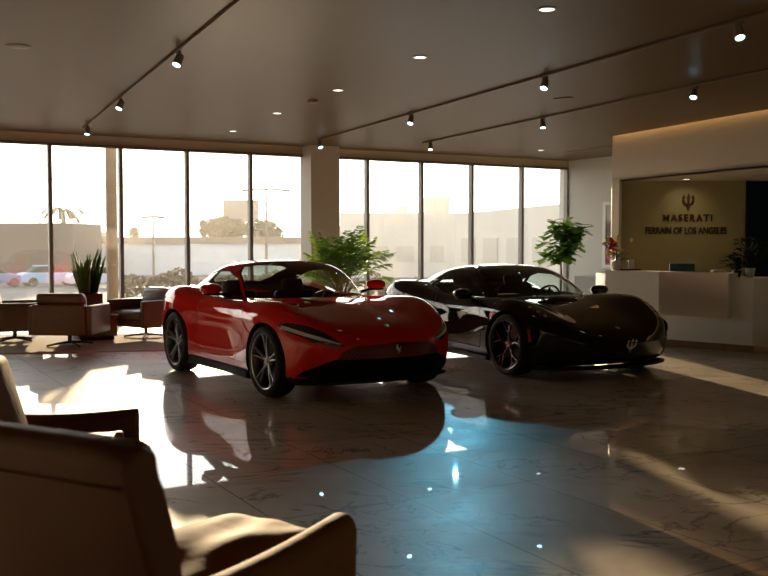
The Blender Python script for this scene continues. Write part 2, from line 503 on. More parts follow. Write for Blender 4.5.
def make_car(root, C):
    sx, sz = C['sx'], C['sz']; wr = C['wr']
    xF, xR = C['ax']*sx, -C['ax']*sx
    # ---- body sheet
    K = C['body']; X = K['x']
    f = {k: pchip(X, v) for k, v in K.items() if k != 'x'}
    x0, x1 = X[0], X[-1]
    ts = []
    for i in range(C.get('n', 34)):
        t = i/(C.get('n', 34)-1); ts.append(t)
    stations = []
    for t in ts:
        tt = .5-.5*math.cos(PI*t); tt = .45*tt+.55*t if .12 < t < .88 else .62*tt+.38*t
        stations.append(x0+(x1-x0)*tt)
    stations = sorted(stations)
    def sq(x):
        # how far the section has closed at the ends
        a, b = C['noseL'], C['tailL']; k = 1
        if x > x1-a: k = max(0, 1-((x-(x1-a))/a)**C['noseP'])**(1/C['noseQ'])
        if x < x0+b: k = max(0, 1-(((x0+b)-x)/b)**C['tailP'])**(1/C['tailQ'])
        return k
    net = []
    for x in stations:
        zc, zcr, ycr, zsh, ysh, ymi, ylo = [f[k](x) for k in ('zc', 'zcr', 'ycr', 'zsh', 'ysh', 'ymi', 'ylo')]
        zb = f['zb'](x); yi = f['zi'](x)
        pts = [(0, zb), (ylo*.6, zb), (ylo*.93, zb+.005), (ylo*.985, zb+.06), (ylo, .33), ((ylo+ymi)/2*1.002, .46), (ymi, .60), (ysh*1.005, (zsh+.60)/2+.03), (ysh, zsh), (ysh*.4+ycr*.6+.03, zsh*.25+zcr*.75+.015),
               (ycr, zcr), (ycr*.78, zcr*.55+yi*.45), (ycr*.55, yi), (ycr*.28, yi*.4+zc*.6), (0, zc)]
        rg_ = C.get('ridge', 0)*max(0, 1-abs((x-1.35)/.75)**3)
        pts[12] = (pts[12][0], pts[12][1]+rg_); pts[11] = (pts[11][0], pts[11][1]-rg_*.5); pts[13] = (pts[13][0], pts[13][1]-rg_*.3)
        k = sq(x); zn = C['zn'] if x > 0 else C['zt']
        row = []
        wF = max(0, (x-C['swF0'])/(x1-C['swF0']))**1.5 if x > C['swF0'] else 0
        wR = max(0, (C['swR0']-x)/(C['swR0']-x0))**1.5 if x < C['swR0'] else 0
        for (y, z) in pts:
            z2 = zn+(z-zn)*k
            xs = x-C['swF']*wF*(abs(y)/.95)**2.2+C['swR']*wR*(abs(y)/.95)**2.2
            if x > 0: xs += C['rake']*(z2-zn)*wF
            else: xs -= C.get('rakeR', .15)*(z2-zn)*wR
            kk = .86+.14*k
            row.append((xs*sx, y*kk, z2*sz))
        net.append(row)
    S = Surf(net)
    side = lambda P, N: (abs(N[..., 1]) > .35)
    # wheel openings
    regs = []
    arcs = {}
    for nm, xc, ra in (('F', xF, C['archF']), ('R', xR, C['archR'])):
        pts = []
        for k in range(33):
            a = -.35+(PI+.7)*k/32
            pts.append((xc+ra*math.cos(a), wr+ra*math.sin(a)))
        up = [S.inv(p[0], p[1], (0, 2), lambda P, N: (P[..., 1] > .62) & (N[..., 2] > -.8)) for p in pts]
        arcs[nm] = up
        vlo = S.inv(xc, .30, (0, 2), side)[1]
        u0, u1 = up[0][0], up[-1][0]
        regs.append(('arch'+nm, up+[(up[-1][0], -.01), (up[0][0], -.01)]))
    # lower dark belly + sill
    vb = [S.inv(x, C['sillz']*sz, (0, 2), lambda P, N: (N[..., 1] > .2) & (N[..., 2] < .9)) for x in np.linspace(x0*sx*.90, x1*sx*.88, 24)]
    for name, poly, axes, filt in C['regions']:
        if axes == 'xz': P2 = [(a*sx, b*sz) for a, b in poly]; ax = (0, 2)
        elif axes == 'yz': P2 = [(a, b*sz) for a, b in poly]; ax = (1, 2)
        elif axes == 'xy': P2 = [(a*sx, b) for a, b in poly]; ax = (0, 1)
        P2 = dens(P2, .07)
        if axes == 'yz':
            # above / below the nose line the sheet folds round the tip, so each half is searched on its own
            upper = np.mean([b for a, b in P2]) > C['zn']*sz or name == 'taillight'
            q = []
            for a, b in P2:
                u, v = S.inv(max(a, 0), b, ax, filt, (.45, 1) if upper else (0, .60))
                if a <= .001: v = 1.001 if upper else -.001
                if abs(b-C['zn']*sz) < 1e-4: u = 1.001
                q.append((u, v))
        else:
            q = [S.inv(a, b, ax, filt) for a, b in P2]
            if axes == 'xy': q = [(u, 1.001 if b < .004 else v) for (u, v), (a, b) in zip(q, P2)]
        regs.append((name, q))
    D = carve(S, 110, 64, regs)
    V, N, F = D['rest']
    # split off underbody
    top = []; bot = []
    for fc in F:
        c = V[fc].mean(0)
        n = N[fc].mean(0)
        (bot if (n[2] < -.75 or c[2] < C['sillz']*sz*.62) else top).append(fc)
    patch('body_shell', (V, N, top), C['paint'], root)
    patch('underbody', (V, N, bot), M_under, root)
    for name, mt, off in C['parts']:
        if name not in D: print('MISSING', name); continue
        pn = name.split(':')[0]
        if name in C['single']: o = patch(pn, D[name], mt, root, off=off)
        else:
            for s in (1, -1): o = patch(pn, D[name], mt, root, sides=(s,), off=off)
    # wheel arch lips and liners
    for nm, xc, ra in (('F', xF, C['archF']), ('R', xR, C['archR'])):
        for s in (1, -1):
            mb = MB(); P, N_ = S.ev(np.array([p[0] for p in arcs[nm]]), np.array([p[1] for p in arcs[nm]]), True)
            # liner : goes inward from the opening
            vs = []; fs = []
            for p in P:
                vs += [(p[0], s*(p[1]+.001), p[2]), (xc+(p[0]-xc)*.985, s*(p[1]-.03), wr+(p[2]-wr)*.985), (xc+(p[0]-xc)*1.04, s*(p[1]-.06), wr+(p[2]-wr)*1.04), (xc+(p[0]-xc)*1.04, s*.52, wr+(p[2]-wr)*1.04)]
            n = len(P)
            for i in range(n-1):
                for k in range(3): fs.append([4*i+k, 4*i+k+1, 4*i+5+k, 4*i+4+k])
            mb.raw(vs, fs)
            c0 = len(vs)
            mb.raw([vs[4*i+3] for i in range(n)], [list(range(n))])
            mb.build('wheel_arch_liner', M_under, root)
    # gaps
    for poly, axes, filt in C['gaps']:
        ax = {'xz': (0, 2), 'xy': (0, 1), 'yz': (1, 2)}[axes]
        P2 = [(a*(sx if axes[0] == 'x' else 1), b*(sz if axes[1] == 'z' else 1)) for a, b in poly]
        P2 = dens(smooth_poly(P2, False, 2), .05, False)
        q = [S.inv(a, b, ax, filt) for a, b in P2]
        for s in (1, -1): ribbon(S, q, .006, .0016, s, None, .004).build('panel_gap', M_gap, root, smooth=False)
    # ---- greenhouse
    G = C['house']; GX = G['x']; hw = C.get('hw', 1.0)
    h = {k: pchip(GX, v) for k, v in G.items() if k != 'x'}
    net2 = []; nS = 30; gx0, gx1 = GX[0], GX[-1]
    for i in range(nS):
        x = gx0+(gx1-gx0)*i/(nS-1)
        zc, zr, yr, zb, yb = [h[k](x) for k in ('zc', 'zr', 'yr', 'zb', 'yb')]
        pts = [(yb*.995, zb-.10), (yb, zb-.02), (yb+.004, zb+(zr-zb)*.12+.0), (yb*.72+yr*.28+.012, zb*.7+zr*.3), (yb*.42+yr*.58+.016, zb*.38+zr*.62), (yr+.018, zr*.94+zb*.06), (yr-.03, zr*.8+zc*.2+.003), (yr*.72, zr*.38+zc*.62+.006), (yr*.36, zc-.004), (0, zc)]
        wF = max(0, (x-C['gF0'])/(gx1-C['gF0']))**1.2 if x > C['gF0'] else 0
        wR = max(0, (C['gR0']-x)/(C['gR0']-gx0))**1.2 if x < C['gR0'] else 0
        net2.append([((x-C['gF']*wF*(y/.7)**2+C['gR']*wR*(y/.7)**2)*sx, y*hw, z*sz) for y, z in pts])
    H = Surf(net2, symlow=False)
    regs = []
    for name, poly, axes, filt in C['glass']:
        ax = {'xz': (0, 2), 'xy': (0, 1), 'yz': (1, 2)}[axes]
        P2 = dens([(a*(sx if axes[0] == 'x' else 1), b*(sz if axes[1] == 'z' else 1)) for a, b in poly], .05)
        q = []
        for a, b in P2:
            u, v = H.inv(a, b, ax, filt)
            if axes == 'xy' and b < .004: v = 1.001
            q.append((u, v))
        regs.append((name, q))
    DG = carve(H, 72, 40, regs)
    patch('roof_shell', DG['rest'], C['roofmat'], root)
    patch('headliner', DG['rest'], M_cabin, root, off=.014, flip=True)
    for name, mt in C['glassmats']:
        if name not in DG: print('MISSING', name); continue
        pn = name.split(':')[0]
        if pn in ('windshield', 'rear_window', 'engine_cover_glass'): patch(pn, DG[name], mt, root)
        else:
            for s in (1, -1): patch(pn, DG[name], mt, root, sides=(s,))
    # seals round the glass
    g = MB()
    for name, q in regs:
        if name.startswith('rest'): continue
        q2 = [p for p in q if p[1] <= 1.0]
        closed = len(q2) == len(q)
        if closed: q2 = q2+[q2[0]]
        else:
            k = next(i for i in range(len(q)) if q[i][1] > 1 and q[(i+1) % len(q)][1] <= 1)
            q2 = [q[(k+1+i) % len(q)] for i in range(len(q2))]
            q2 = [(q2[0][0], 1.0)]+q2+[(q2[-1][0], 1.0)]
        for s in (1, -1): ribbon(H, q2, C.get('sealw', .016), .0018, s, g, .004)
    g.build('window_seal', C['sealmat'], root, smooth=False)
    # ---- wheels
    for xx, st, ya in ((xF, 0, C['trackF']), (xR, 0, C['trackR'])):
        for s in (1, -1):
            wheel_mesh(root, xx, s*(ya-.13), wr, s, C['rim'], C['wstyle'], capmat=C.get('cap'))
    # ---- cabin
    cb = MB()
    cb.box((C['cabx']*sx, 0, .30*sz), (1.9*sx, 1.30, .10))
    for s in (1, -1): cb.box((C['cabx']*sx, s*.69, .56*sz), (1.7*sx, .05, .52*sz), bev=.02)
    cb.box(((C['cabx']-.95)*sx, 0, .62*sz), (.06, 1.3, .46*sz), bev=.02)
    cb.box((C['cabx']*sx, 0, .48*sz), (1.5*sx, .22, .26), bev=.04)
    cb.build('cabin_tub', M_cabin, root)
    d = MB(); dx = C['dashx']*sx
    d.box((dx, 0, .74*sz), (.42, 1.34, .20), bev=.07, seg=4); d.box((dx-.16, -.36, .83*sz), (.2, .36, .08), bev=.03, seg=3)
    d.build('dashboard', C.get('dashmat', M_cabin), root)
    sw = MB(); M = Matrix.Translation((dx-.34, .36, .80*sz)) @ Matrix.Rotation(math.radians(-68), 4, 'Y')
    sw.lathe([(.17+.014*math.cos(a), .014*math.sin(a)) for a in np.linspace(0, 2*PI, 9)[:-1]], 28, M, closed=True)
    sw.box((0, 0, 0), (.10, .30, .02), M, bev=.008); sw.box((.07, 0, 0), (.16, .03, .02), M, bev=.008)
    sw.build('steering_wheel', M_cabin, root)
    for y in (.37, -.37): car_seat(root, C['seatx']*sx, y, C.get('seatmat', M_cabin))
    # ---- mirrors
    for s in (1, -1):
        mx, my, mz = C['mir']; mx *= sx; mz *= sz
        m = MB()
        M = Matrix.Translation((mx, s*my, mz)) @ Matrix.Rotation(s*math.radians(-12), 4, 'Z')
        m.ball((0, 0, 0), (.075, .115, .062), M, 20, 12, pw=.85)
        mo = m.build('side_mirror', C['mirmat'], root)
        a = MB(); a.tube([(mx+.01, s*(my-.20), mz-.085), (mx+.01, s*(my-.14), mz-.07), (mx, s*(my-.05), mz-.045)], [.022, .018, .016], 10)
        a.box((mx, s*(my-.02), mz-.058), (.11, .2, .025), bev=.01)
        a.build('mirror_arm', M_trim, mo)
        gl = MB(); gl.ball((-.06, 0, .0), (.018, .098, .048), M, 18, 8, pw=.85)
        gl.build('mirror_glass', M_chrome, mo)
    return S, H
# ------------------------------------------------------------------ red grand tourer
M_red = pmat('red_car_paint', (.74, .012, .012), .5, coat=1, spec=.0, coatr=.02)
def grille_mat(name, base, hole, sc):
    m, nt, out = _nt(name)
    p = nt.nodes.new('ShaderNodeBsdfPrincipled'); nt.links.new(p.outputs[0], out.inputs[0])
    tc = nt.nodes.new('ShaderNodeTexCoord'); mp = nt.nodes.new('ShaderNodeMapping'); mp.inputs['Scale'].default_value = (0, sc, sc*1.15)
    v = nt.nodes.new('ShaderNodeTexChecker'); v.inputs['Scale'].default_value = 1
    v.inputs['Color1'].default_value = (*base, 1); v.inputs['Color2'].default_value = (*hole, 1)
    nt.links.new(tc.outputs['Object'], mp.inputs[0]); nt.links.new(mp.outputs[0], v.inputs['Vector']); nt.links.new(v.outputs[0], p.inputs['Base Color'])
    p.inputs['Roughness'].default_value = .35
    return m
M_rgrille = grille_mat('perforated_red_grille', (.22, .004, .006), (.05, .002, .002), 46)
front = lambda P, N: (P[..., 0] > 1.3) & (N[..., 0] > .12)
frontlo = lambda P, N: (P[..., 0] > 1.3) & (N[..., 0] > -.2) & (N[..., 2] < .75)
sidef = lambda P, N: (N[..., 1] > .3)
topf = lambda P, N: (N[..., 2] > .45)
any_ = lambda P, N: (N[..., 2] > -2)
RED = dict(sx=.91, sy=1.11, sz=1.06, wr=.368, ax=1.335, archF=.405, archR=.41, paint=M_red, roofmat=M_red, sealmat=M_trim,
    noseL=.34, noseP=2.4, noseQ=1.9, tailL=.25, tailP=2.6, tailQ=2.2, zn=.41, zt=.62, swF0=.9, swF=.42, swR0=-1.3, swR=.30, rake=.30, rakeR=.12, sillz=.37, hw=1.03, ridge=.022,
    trackF=.965, trackR=.985,
    body=dict(x=[-2.40, -2.1, -1.7, -1.335, -1.0, -.5, 0, .5, .95, 1.335, 1.7, 2.0, 2.20, 2.38],
        zc=[.92, .97, .98, .98, .96, .93, .91, .905, .895, .865, .80, .73, .675, .60],
        zi=[.92, .965, .98, .98, .96, .93, .91, .90, .875, .845, .775, .715, .665, .60],
        zcr=[.90, .955, .99, 1.0, .975, .915, .90, .905, .93, .935, .87, .775, .69, .60],
        ycr=[.62, .70, .77, .80, .79, .77, .77, .77, .765, .76, .73, .69, .65, .60],
        zsh=[.78, .84, .87, .875, .84, .78, .76, .765, .79, .80, .74, .67, .61, .55],
        ysh=[.80, .89, .955, .975, .95, .915, .905, .91, .935, .945, .91, .85, .79, .70],
        ymi=[.86, .93, .975, .985, .945, .90, .895, .905, .945, .965, .94, .89, .84, .76],
        ylo=[.84, .92, .965, .975, .955, .935, .93, .935, .95, .965, .95, .91, .87, .80],
        zb=[.22, .19, .17, .16, .15, .15, .15, .15, .15, .15, .15, .15, .155, .17]),
    regions=[
        ('headlight', [(.49, .530), (.62, .535), (.76, .585), (.88, .66), (.91, .71), (.86, .745), (.76, .725), (.64, .66), (.54, .585)], 'yz', front),
        ('intake', [(0, .20), (.60, .21), (.84, .25), (.80, .30), (.66, .37), (.56, .41), (0, .41)], 'yz', frontlo),
        ('grille', [(0, .41), (.56, .41), (.52, .48), (.42, .535), (0, .555)], 'yz', frontlo),
        ('taillight', [(.45, .80), (.80, .80), (.80, .84), (.45, .85)], 'yz', lambda P, N: (N[..., 0] < -.3)),
        ('cut', [(.46, 0), (.44, .30), (.32, .56), (.12, .62), (-1.15, .62), (-1.45, .45), (-1.6, 0)], 'xy', topf),
    ],
    parts=[('headlight', M_lamp, 0), ('intake', M_trim, 0), ('grille', M_rgrille, 0), ('taillight', pmat('tail_lamp_red', (.3, .01, .01), .1, coat=1), 0)],
    single=('intake', 'grille'),
    gaps=[
        ([(.86, .30), (.80, .60), (.72, .80), (.60, .905)], 'xz', sidef),
        ([(-.62, .955), (-.60, .80), (-.70, .50), (-.60, .34), (-.3, .30), (.86, .29)], 'xz', sidef),
        ([(.86, .64), (1.0, .62), (1.05, .5)], 'xz', sidef),
    ],
    gF0=-.3, gF=.42, gR0=-.8, gR=.25,
    house=dict(x=[-2.06, -1.8, -1.5, -1.15, -.87, -.58, -.3, 0, .28, .56, .78],
        zc=[.93, 1.045, 1.155, 1.24, 1.287, 1.305, 1.30, 1.25, 1.15, 1.005, .875],
        zr=[.90, .985, 1.075, 1.155, 1.205, 1.228, 1.225, 1.175, 1.08, .95, .85],
        yr=[.40, .47, .515, .545, .56, .57, .575, .585, .60, .615, .62],
        zb=[.84, .88, .90, .90, .89, .88, .87, .86, .85, .83, .80],
        yb=[.56, .67, .74, .77, .785, .79, .79, .785, .775, .75, .72]),
    glass=[
        ('windshield', [(-.15, 0), (-.15, .32), (-.22, .53), (-.10, .615), (.18, .67), (.33, .71), (.57, .60), (.70, .35), (.735, 0)], 'xy', any_),
        ('rear_window', [(-1.15, 0), (-1.13, .30), (-1.2, .42), (-1.62, .38), (-1.82, .30), (-1.87, 0)], 'xy', any_),
        ('side_window', [(.24, .90), (-.06, 1.115), (-.38, 1.185), (-.72, 1.185), (-1.0, 1.155), (-1.32, 1.07), (-1.55, .975), (-.95, .918), (-.35, .90)], 'xz', lambda P, N: (N[..., 1] > .25)),
    ],
    glassmats=[('windshield', M_cglass), ('rear_window', M_cglass), ('side_window', M_cglass_s)],
    rim=pmat('grey_alloy', (.30, .30, .31), .28, 1), wstyle='split', cap=pmat('yellow_cap', (.55, .35, .05), .4),
    cabx=-.50, dashx=.30, seatx=-.42, mir=(.04, 1.0, 1.01), mirmat=M_red)

def place_car(root, front_px, yaw_deg, C, side=-1):
    """put the near front wheel's tyre on the floor under the given pixel"""
    g = at_z(*front_px); a = math.radians(yaw_deg)
    fwd = Vector((math.sin(a), -math.cos(a), 0)); left = Vector((-fwd.y, fwd.x, 0))   # car's left
    root.location = g-fwd*C['ax']*C['sx']-left*(side*C['trackF']*C['sy'])
    root.rotation_euler = (0, 0, math.atan2(fwd.y, fwd.x))
def widen(root, k):
    def rec(o):
        for c in o.children:
            if c.name.startswith('wheel') and not c.name.startswith('wheel_arch'): c.location.y *= k; continue
            if c.type == 'MESH': c.data.transform(Matrix.Diagonal((1, k, 1, 1)))
            rec(c)
    rec(root)
red = empty('sports_car', label='red grand touring coupe with silver split-spoke wheels, long hood facing the viewer', cat='car')
S1, H1 = make_car(red, RED)
place_car(red, (261, 397), RED_YAW, RED)
# LED bars, splitter, badges, skirts
for s in (1, -1):
    mb = MB(); q = [S1.inv(a, b*1.06, (1, 2), front) for a, b in dens([(.53, .555), (.64, .59), (.78, .64), (.895, .70)], .03, False)]
    ribbon(S1, q, .034, .006, s, mb, .01, [min(1, .35+i*.12, 1) for i in range(len(q))])
    mb.build('light_bar', M_led, [c for c in red.children if c.name.startswith('headlight')][0 if s == 1 else 1])
def skirt(C, root, S, mat, mat_front, zs=.30, name='side_skirt'):
    sx, sz = C['sx'], C['sz']
    for s in (1, -1):
        mb = MB(); xa = -C['ax']*sx+C['archR']+.01; xb = C['ax']*sx-C['archF']-.01; vs = []; n = 14
        for i in range(n):
            x = xa+(xb-xa)*i/(n-1); u, v = S.inv(x, zs*sz, (0, 2), sidef); y = float(S.ev(np.array([u]), np.array([v]))[0][1])
            zt = (zs+.03*(1-i/(n-1)))*sz
            vs += [(x, s*(y-.02), zt), (x, s*(y+.012), zt-.01), (x, s*(y+.022), .15), (x, s*(y-.06), .13)]
        fs = [[4*i+k, 4*i+(k+1) % 4, 4*i+4+(k+1) % 4, 4*i+4+k] for i in range(n-1) for k in range(4)]+[[3, 2, 1, 0], [4*n-4, 4*n-3, 4*n-2, 4*n-1]]
        mb.raw(vs, fs); mb.build(name, mat, root)
skirt(RED, red, S1, M_trim, M_trim, .215)
def splitter(C, root, S, mat, zt, z0, z1, out=.03, ymax=.84, name='front_splitter'):
    ys = np.linspace(-ymax, ymax, 29); vs = []; 
    for y in ys:
        u, v = S.inv(abs(y), zt*C['sz'], (1, 2), frontlo); x = float(S.ev(np.array([u]), np.array([v]))[0][0])
        vs += [(x-.12, y, z1), (x+out, y, z1-.004), (x+out, y, z0), (x-.12, y, z0)]
    n = len(ys); fs = [[4*i+k, 4*i+(k+1) % 4, 4*i+4+(k+1) % 4, 4*i+4+k] for i in range(n-1) for k in range(4)]+[[3, 2, 1, 0], [4*n-4, 4*n-3, 4*n-2, 4*n-1]]
    mb = MB(); mb.raw(vs, fs); return mb.build(name, mat, root)
splitter(RED, red, S1, M_trim, .22, .172, .195)
def nose_emblem(S, root, z, pieces, h, mat, name, off=.004, zn=.41*1.06):
    us = np.linspace(.6, 1, 800); vv = 0.0 if z < zn else 1.0
    P, N = S.ev(us, np.full(800, vv), True); k = int(np.argmin(abs(P[:, 2]-z))); k = min(k, 798)
    p = Vector(P[k]); n = Vector(N[k])
    n.y = 0; n.z = min(max(n.z, -.3), .4); n.normalize()
    X_ = Vector((0, 1, 0)); Y_ = n.cross(X_); 
    M = Matrix.Translation(p+n*off) @ Matrix((X_, Y_, n)).transposed().to_4x4()
    return emblem(pieces, h, .006, M, mat, name, root)
nose_emblem(S1, red, .445*1.06, horse_pieces(), .10, M_chrome, 'horse_emblem', .006)
u_, v_ = S1.inv(2.14*.91, .0, (0, 1), topf)
P_, N_ = S1.ev(np.array([u_]), np.array([1.0]), True)
bd = MB(); bd.ball((0, 0, 0), (.032, .024, .006), Matrix.Translation(Vector(P_[0])) @ Vector(N_[0]).to_track_quat('Z', 'X').to_matrix().to_4x4(), 14, 8)
bd.build('bonnet_badge', pmat('badge_gold', (.8, .62, .3), .3, 1), red)

widen(red, RED['sy'])
# ------------------------------------------------------------------ black mid-engined coupe
M_blk = pmat('black_car_paint', (.006, .009, .011), .5, coat=1, spec=.0, coatr=.02)
M_bgr = grille_mat('dark_grille_mesh', (.012, .012, .012), (.002, .002, .002), 40)
BLK = dict(sx=.99, sy=1.15, sz=1.06, wr=.372, ax=1.35, archF=.41, archR=.415, paint=M_blk, roofmat=M_blk, sealmat=M_trim,
    noseL=.40, noseP=2.2, noseQ=1.8, tailL=.25, tailP=2.6, tailQ=2.2, zn=.41, zt=.62, swF0=1.0, swF=.46, swR0=-1.3, swR=.30, rake=.25, rakeR=.12, sillz=.26,
    trackF=.965, trackR=.985,
    body=dict(x=[-2.30, -2.0, -1.7, -1.35, -1.0, -.5, 0, .5, .95, 1.35, 1.7, 2.0, 2.22, 2.38],
        zc=[.88, .95, .98, .99, .97, .90, .85, .83, .80, .745, .665, .585, .52, .45],
        zi=[.88, .945, .98, .99, .97, .90, .85, .835, .81, .755, .675, .59, .52, .45],
        zcr=[.87, .935, .985, 1.0, .96, .885, .85, .855, .88, .875, .79, .68, .585, .48],
        ycr=[.62, .70, .77, .81, .81, .78, .77, .77, .775, .77, .74, .70, .66, .60],
        zsh=[.76, .82, .86, .865, .82, .75, .72, .73, .755, .75, .68, .59, .51, .42],
        ysh=[.80, .89, .955, .975, .95, .90, .89, .905, .935, .95, .92, .86, .80, .70],
        ymi=[.86, .93, .975, .985, .945, .905, .90, .915, .95, .97, .95, .90, .85, .76],
        ylo=[.84, .92, .965, .975, .955, .93, .925, .93, .95, .965, .95, .92, .88, .82],
        zb=[.22, .19, .16, .14, .13, .13, .13, .13, .13, .13, .13, .13, .135, .15]),
    regions=[
        ('headlight', [(1.95, .66), (1.92, .74), (1.80, .815), (1.62, .85), (1.46, .84), (1.56, .77), (1.72, .70)], 'xy', topf),
        ('grille', [(0, .17), (.45, .17), (.58, .24), (.57, .33), (.46, .41), (0, .41)], 'yz', frontlo),
        ('side_intake', [(.66, .17), (.84, .19), (.86, .30), (.76, .34), (.68, .27)], 'yz', frontlo),
        ('taillight', [(.45, .78), (.80, .78), (.80, .82), (.45, .83)], 'yz', lambda P, N: (N[..., 0] < -.3)),
        ('door_scoop', [(-.72, .60), (-.42, .66), (-.55, .42), (-.78, .36)], 'xz', sidef),
        ('cut', [(.62, 0), (.62, .30), (.50, .56), (.30, .62), (-.9, .62), (-1.0, .45), (-1.0, 0)], 'xy', topf),
    ],
    parts=[('headlight', M_lamp, 0), ('grille', M_bgr, 0), ('side_intake', M_trim, 0), ('taillight', M_lamp, 0), ('door_scoop', M_trim, -.03)],
    single=('grille',),
    gaps=[
        ([(.80, .28), (.84, .55), (.72, .78), (.60, .86)], 'xz', sidef),
        ([(-.42, .90), (-.38, .70), (-.50, .45), (-.45, .30), (.80, .28)], 'xz', sidef),
    ],
    gF0=.0, gF=.45, gR0=-.6, gR=.30, sealw=.012,
    house=dict(x=[-1.95, -1.6, -1.3, -1.0, -.7, -.4, -.1, .2, .5, .8, 1.12],
        zc=[.98, 1.075, 1.135, 1.18, 1.21, 1.225, 1.22, 1.175, 1.085, .955, .79],
        zr=[.94, 1.0, 1.05, 1.095, 1.13, 1.145, 1.145, 1.095, 1.01, .89, .76],
        yr=[.34, .40, .46, .50, .53, .545, .555, .565, .585, .61, .62],
        zb=[.86, .89, .90, .89, .86, .83, .82, .81, .80, .78, .74],
        yb=[.50, .60, .68, .74, .765, .775, .78, .78, .77, .75, .72]),
    glass=[
        ('windshield', [(.04, 0), (.04, .30), (-.04, .50), (.12, .56), (.45, .585), (.70, .61), (.90, .50), (1.0, .3), (1.035, 0)], 'xy', any_),
        ('engine_cover_glass', [(-.95, 0), (-.94, .28), (-1.5, .26), (-1.7, .20), (-1.75, 0)], 'xy', any_),
        ('side_window', [(.55, .835), (.25, 1.00), (-.05, 1.09), (-.35, 1.10), (-.60, 1.05), (-.80, .96), (-.72, .885), (-.2, .85)], 'xz', lambda P, N: (N[..., 1] > .25)),
        ('quarter_window', [(-.86, .955), (-.72, 1.02), (-1.0, 1.0), (-1.3, .955), (-1.1, .93)], 'xz', lambda P, N: (N[..., 1] > .25)),
    ],
    glassmats=[('windshield', M_cglass), ('engine_cover_glass', M_cglass), ('side_window', M_cglass_s), ('quarter_window', M_cglass_s)],
    rim=pmat('dark_alloy', (.07, .07, .075), .25, 1), wstyle='ybranch', cap=None,
    cabx=-.15, dashx=.55, seatx=-.12, mir=(.46, .97, .89), mirmat=M_blk)
blk = empty('sports_car', label='black mid-engined coupe with dark wheels and a trident emblem on its nose', cat='car')
S2, H2 = make_car(blk, BLK)
place_car(blk, (503, 376), BLK_YAW, BLK)
skirt(BLK, blk, S2, M_trim, M_trim, .19)
splitter(BLK, blk, S2, M_trim, .20, .12, .15, out=.04)
nose_emblem(S2, blk, .31*1.06, trident_pieces(), .18, pmat('satin_silver', (.75, .75, .75), .35, .4), 'trident_emblem', .035)
for s in (1, -1):
    q = [S2.inv(a*.98, b*1.06, (0, 2), sidef) for a, b in ((1.80, .42), (1.79, .49), (1.775, .56))]
    ribbon(S2, q, .03, .006, s, None, .01).build('side_marker', pmat('amber_marker', (.5, .07, .02), .3), blk)
    for k, (a, b) in enumerate(((1.62, .79), (1.74, .765), (1.84, .74))):
        u_, v_ = S2.inv(a*.98, b, (0, 1), topf); P_, N_ = S2.ev(np.array([u_]), np.array([v_]), True)
        p = Vector(P_[0]); n = Vector(N_[0]); 
        if s < 0: p.y *= -1; n.y *= -1
        l = MB(); l.ball((0, 0, 0), (.028, .018, .008), Matrix.Translation(p+n*.001) @ n.to_track_quat('Z', 'X').to_matrix().to_4x4(), 12, 6)
        l.build('lamp_projector', M_chrome, [c for c in blk.children if c.name.startswith('headlight')][0 if s == 1 else 1])
u_, v_ = 0, 0
u_, v_ = S2.inv(2.12*.98, .0, (0, 1), topf)
P_, N_ = S2.ev(np.array([u_]), np.array([1.0]), True)
bd = MB(); bd.ball((0, 0, 0), (.030, .024, .006), Matrix.Translation(Vector(P_[0])) @ Vector(N_[0]).to_track_quat('Z', 'X').to_matrix().to_4x4(), 14, 8)
bd.build('bonnet_badge', M_chrome, blk)

widen(blk, BLK['sy'])
# ------------------------------------------------------------------ room
H = 3.65; HT = 3.475
A = at_z(0, 140, HT); B = at_z(567, 168, HT)
vW = (A.dot(Vd)+B.dot(Vd))/2                       # distance of the window wall along V
uA, uB = A.dot(Wd), B.dot(Wd)
uL, vK = uA-5.2, -3.0
MR = Matrix.Rotation(ROT, 4, 'Z')
def rbox(mb, u0, u1, v0, v1, z0, z1, bev=0): return mb.box(((u0+u1)/2, (v0+v1)/2, (z0+z1)/2), (abs(u1-u0), abs(v1-v0), abs(z1-z0)), MR, bev)

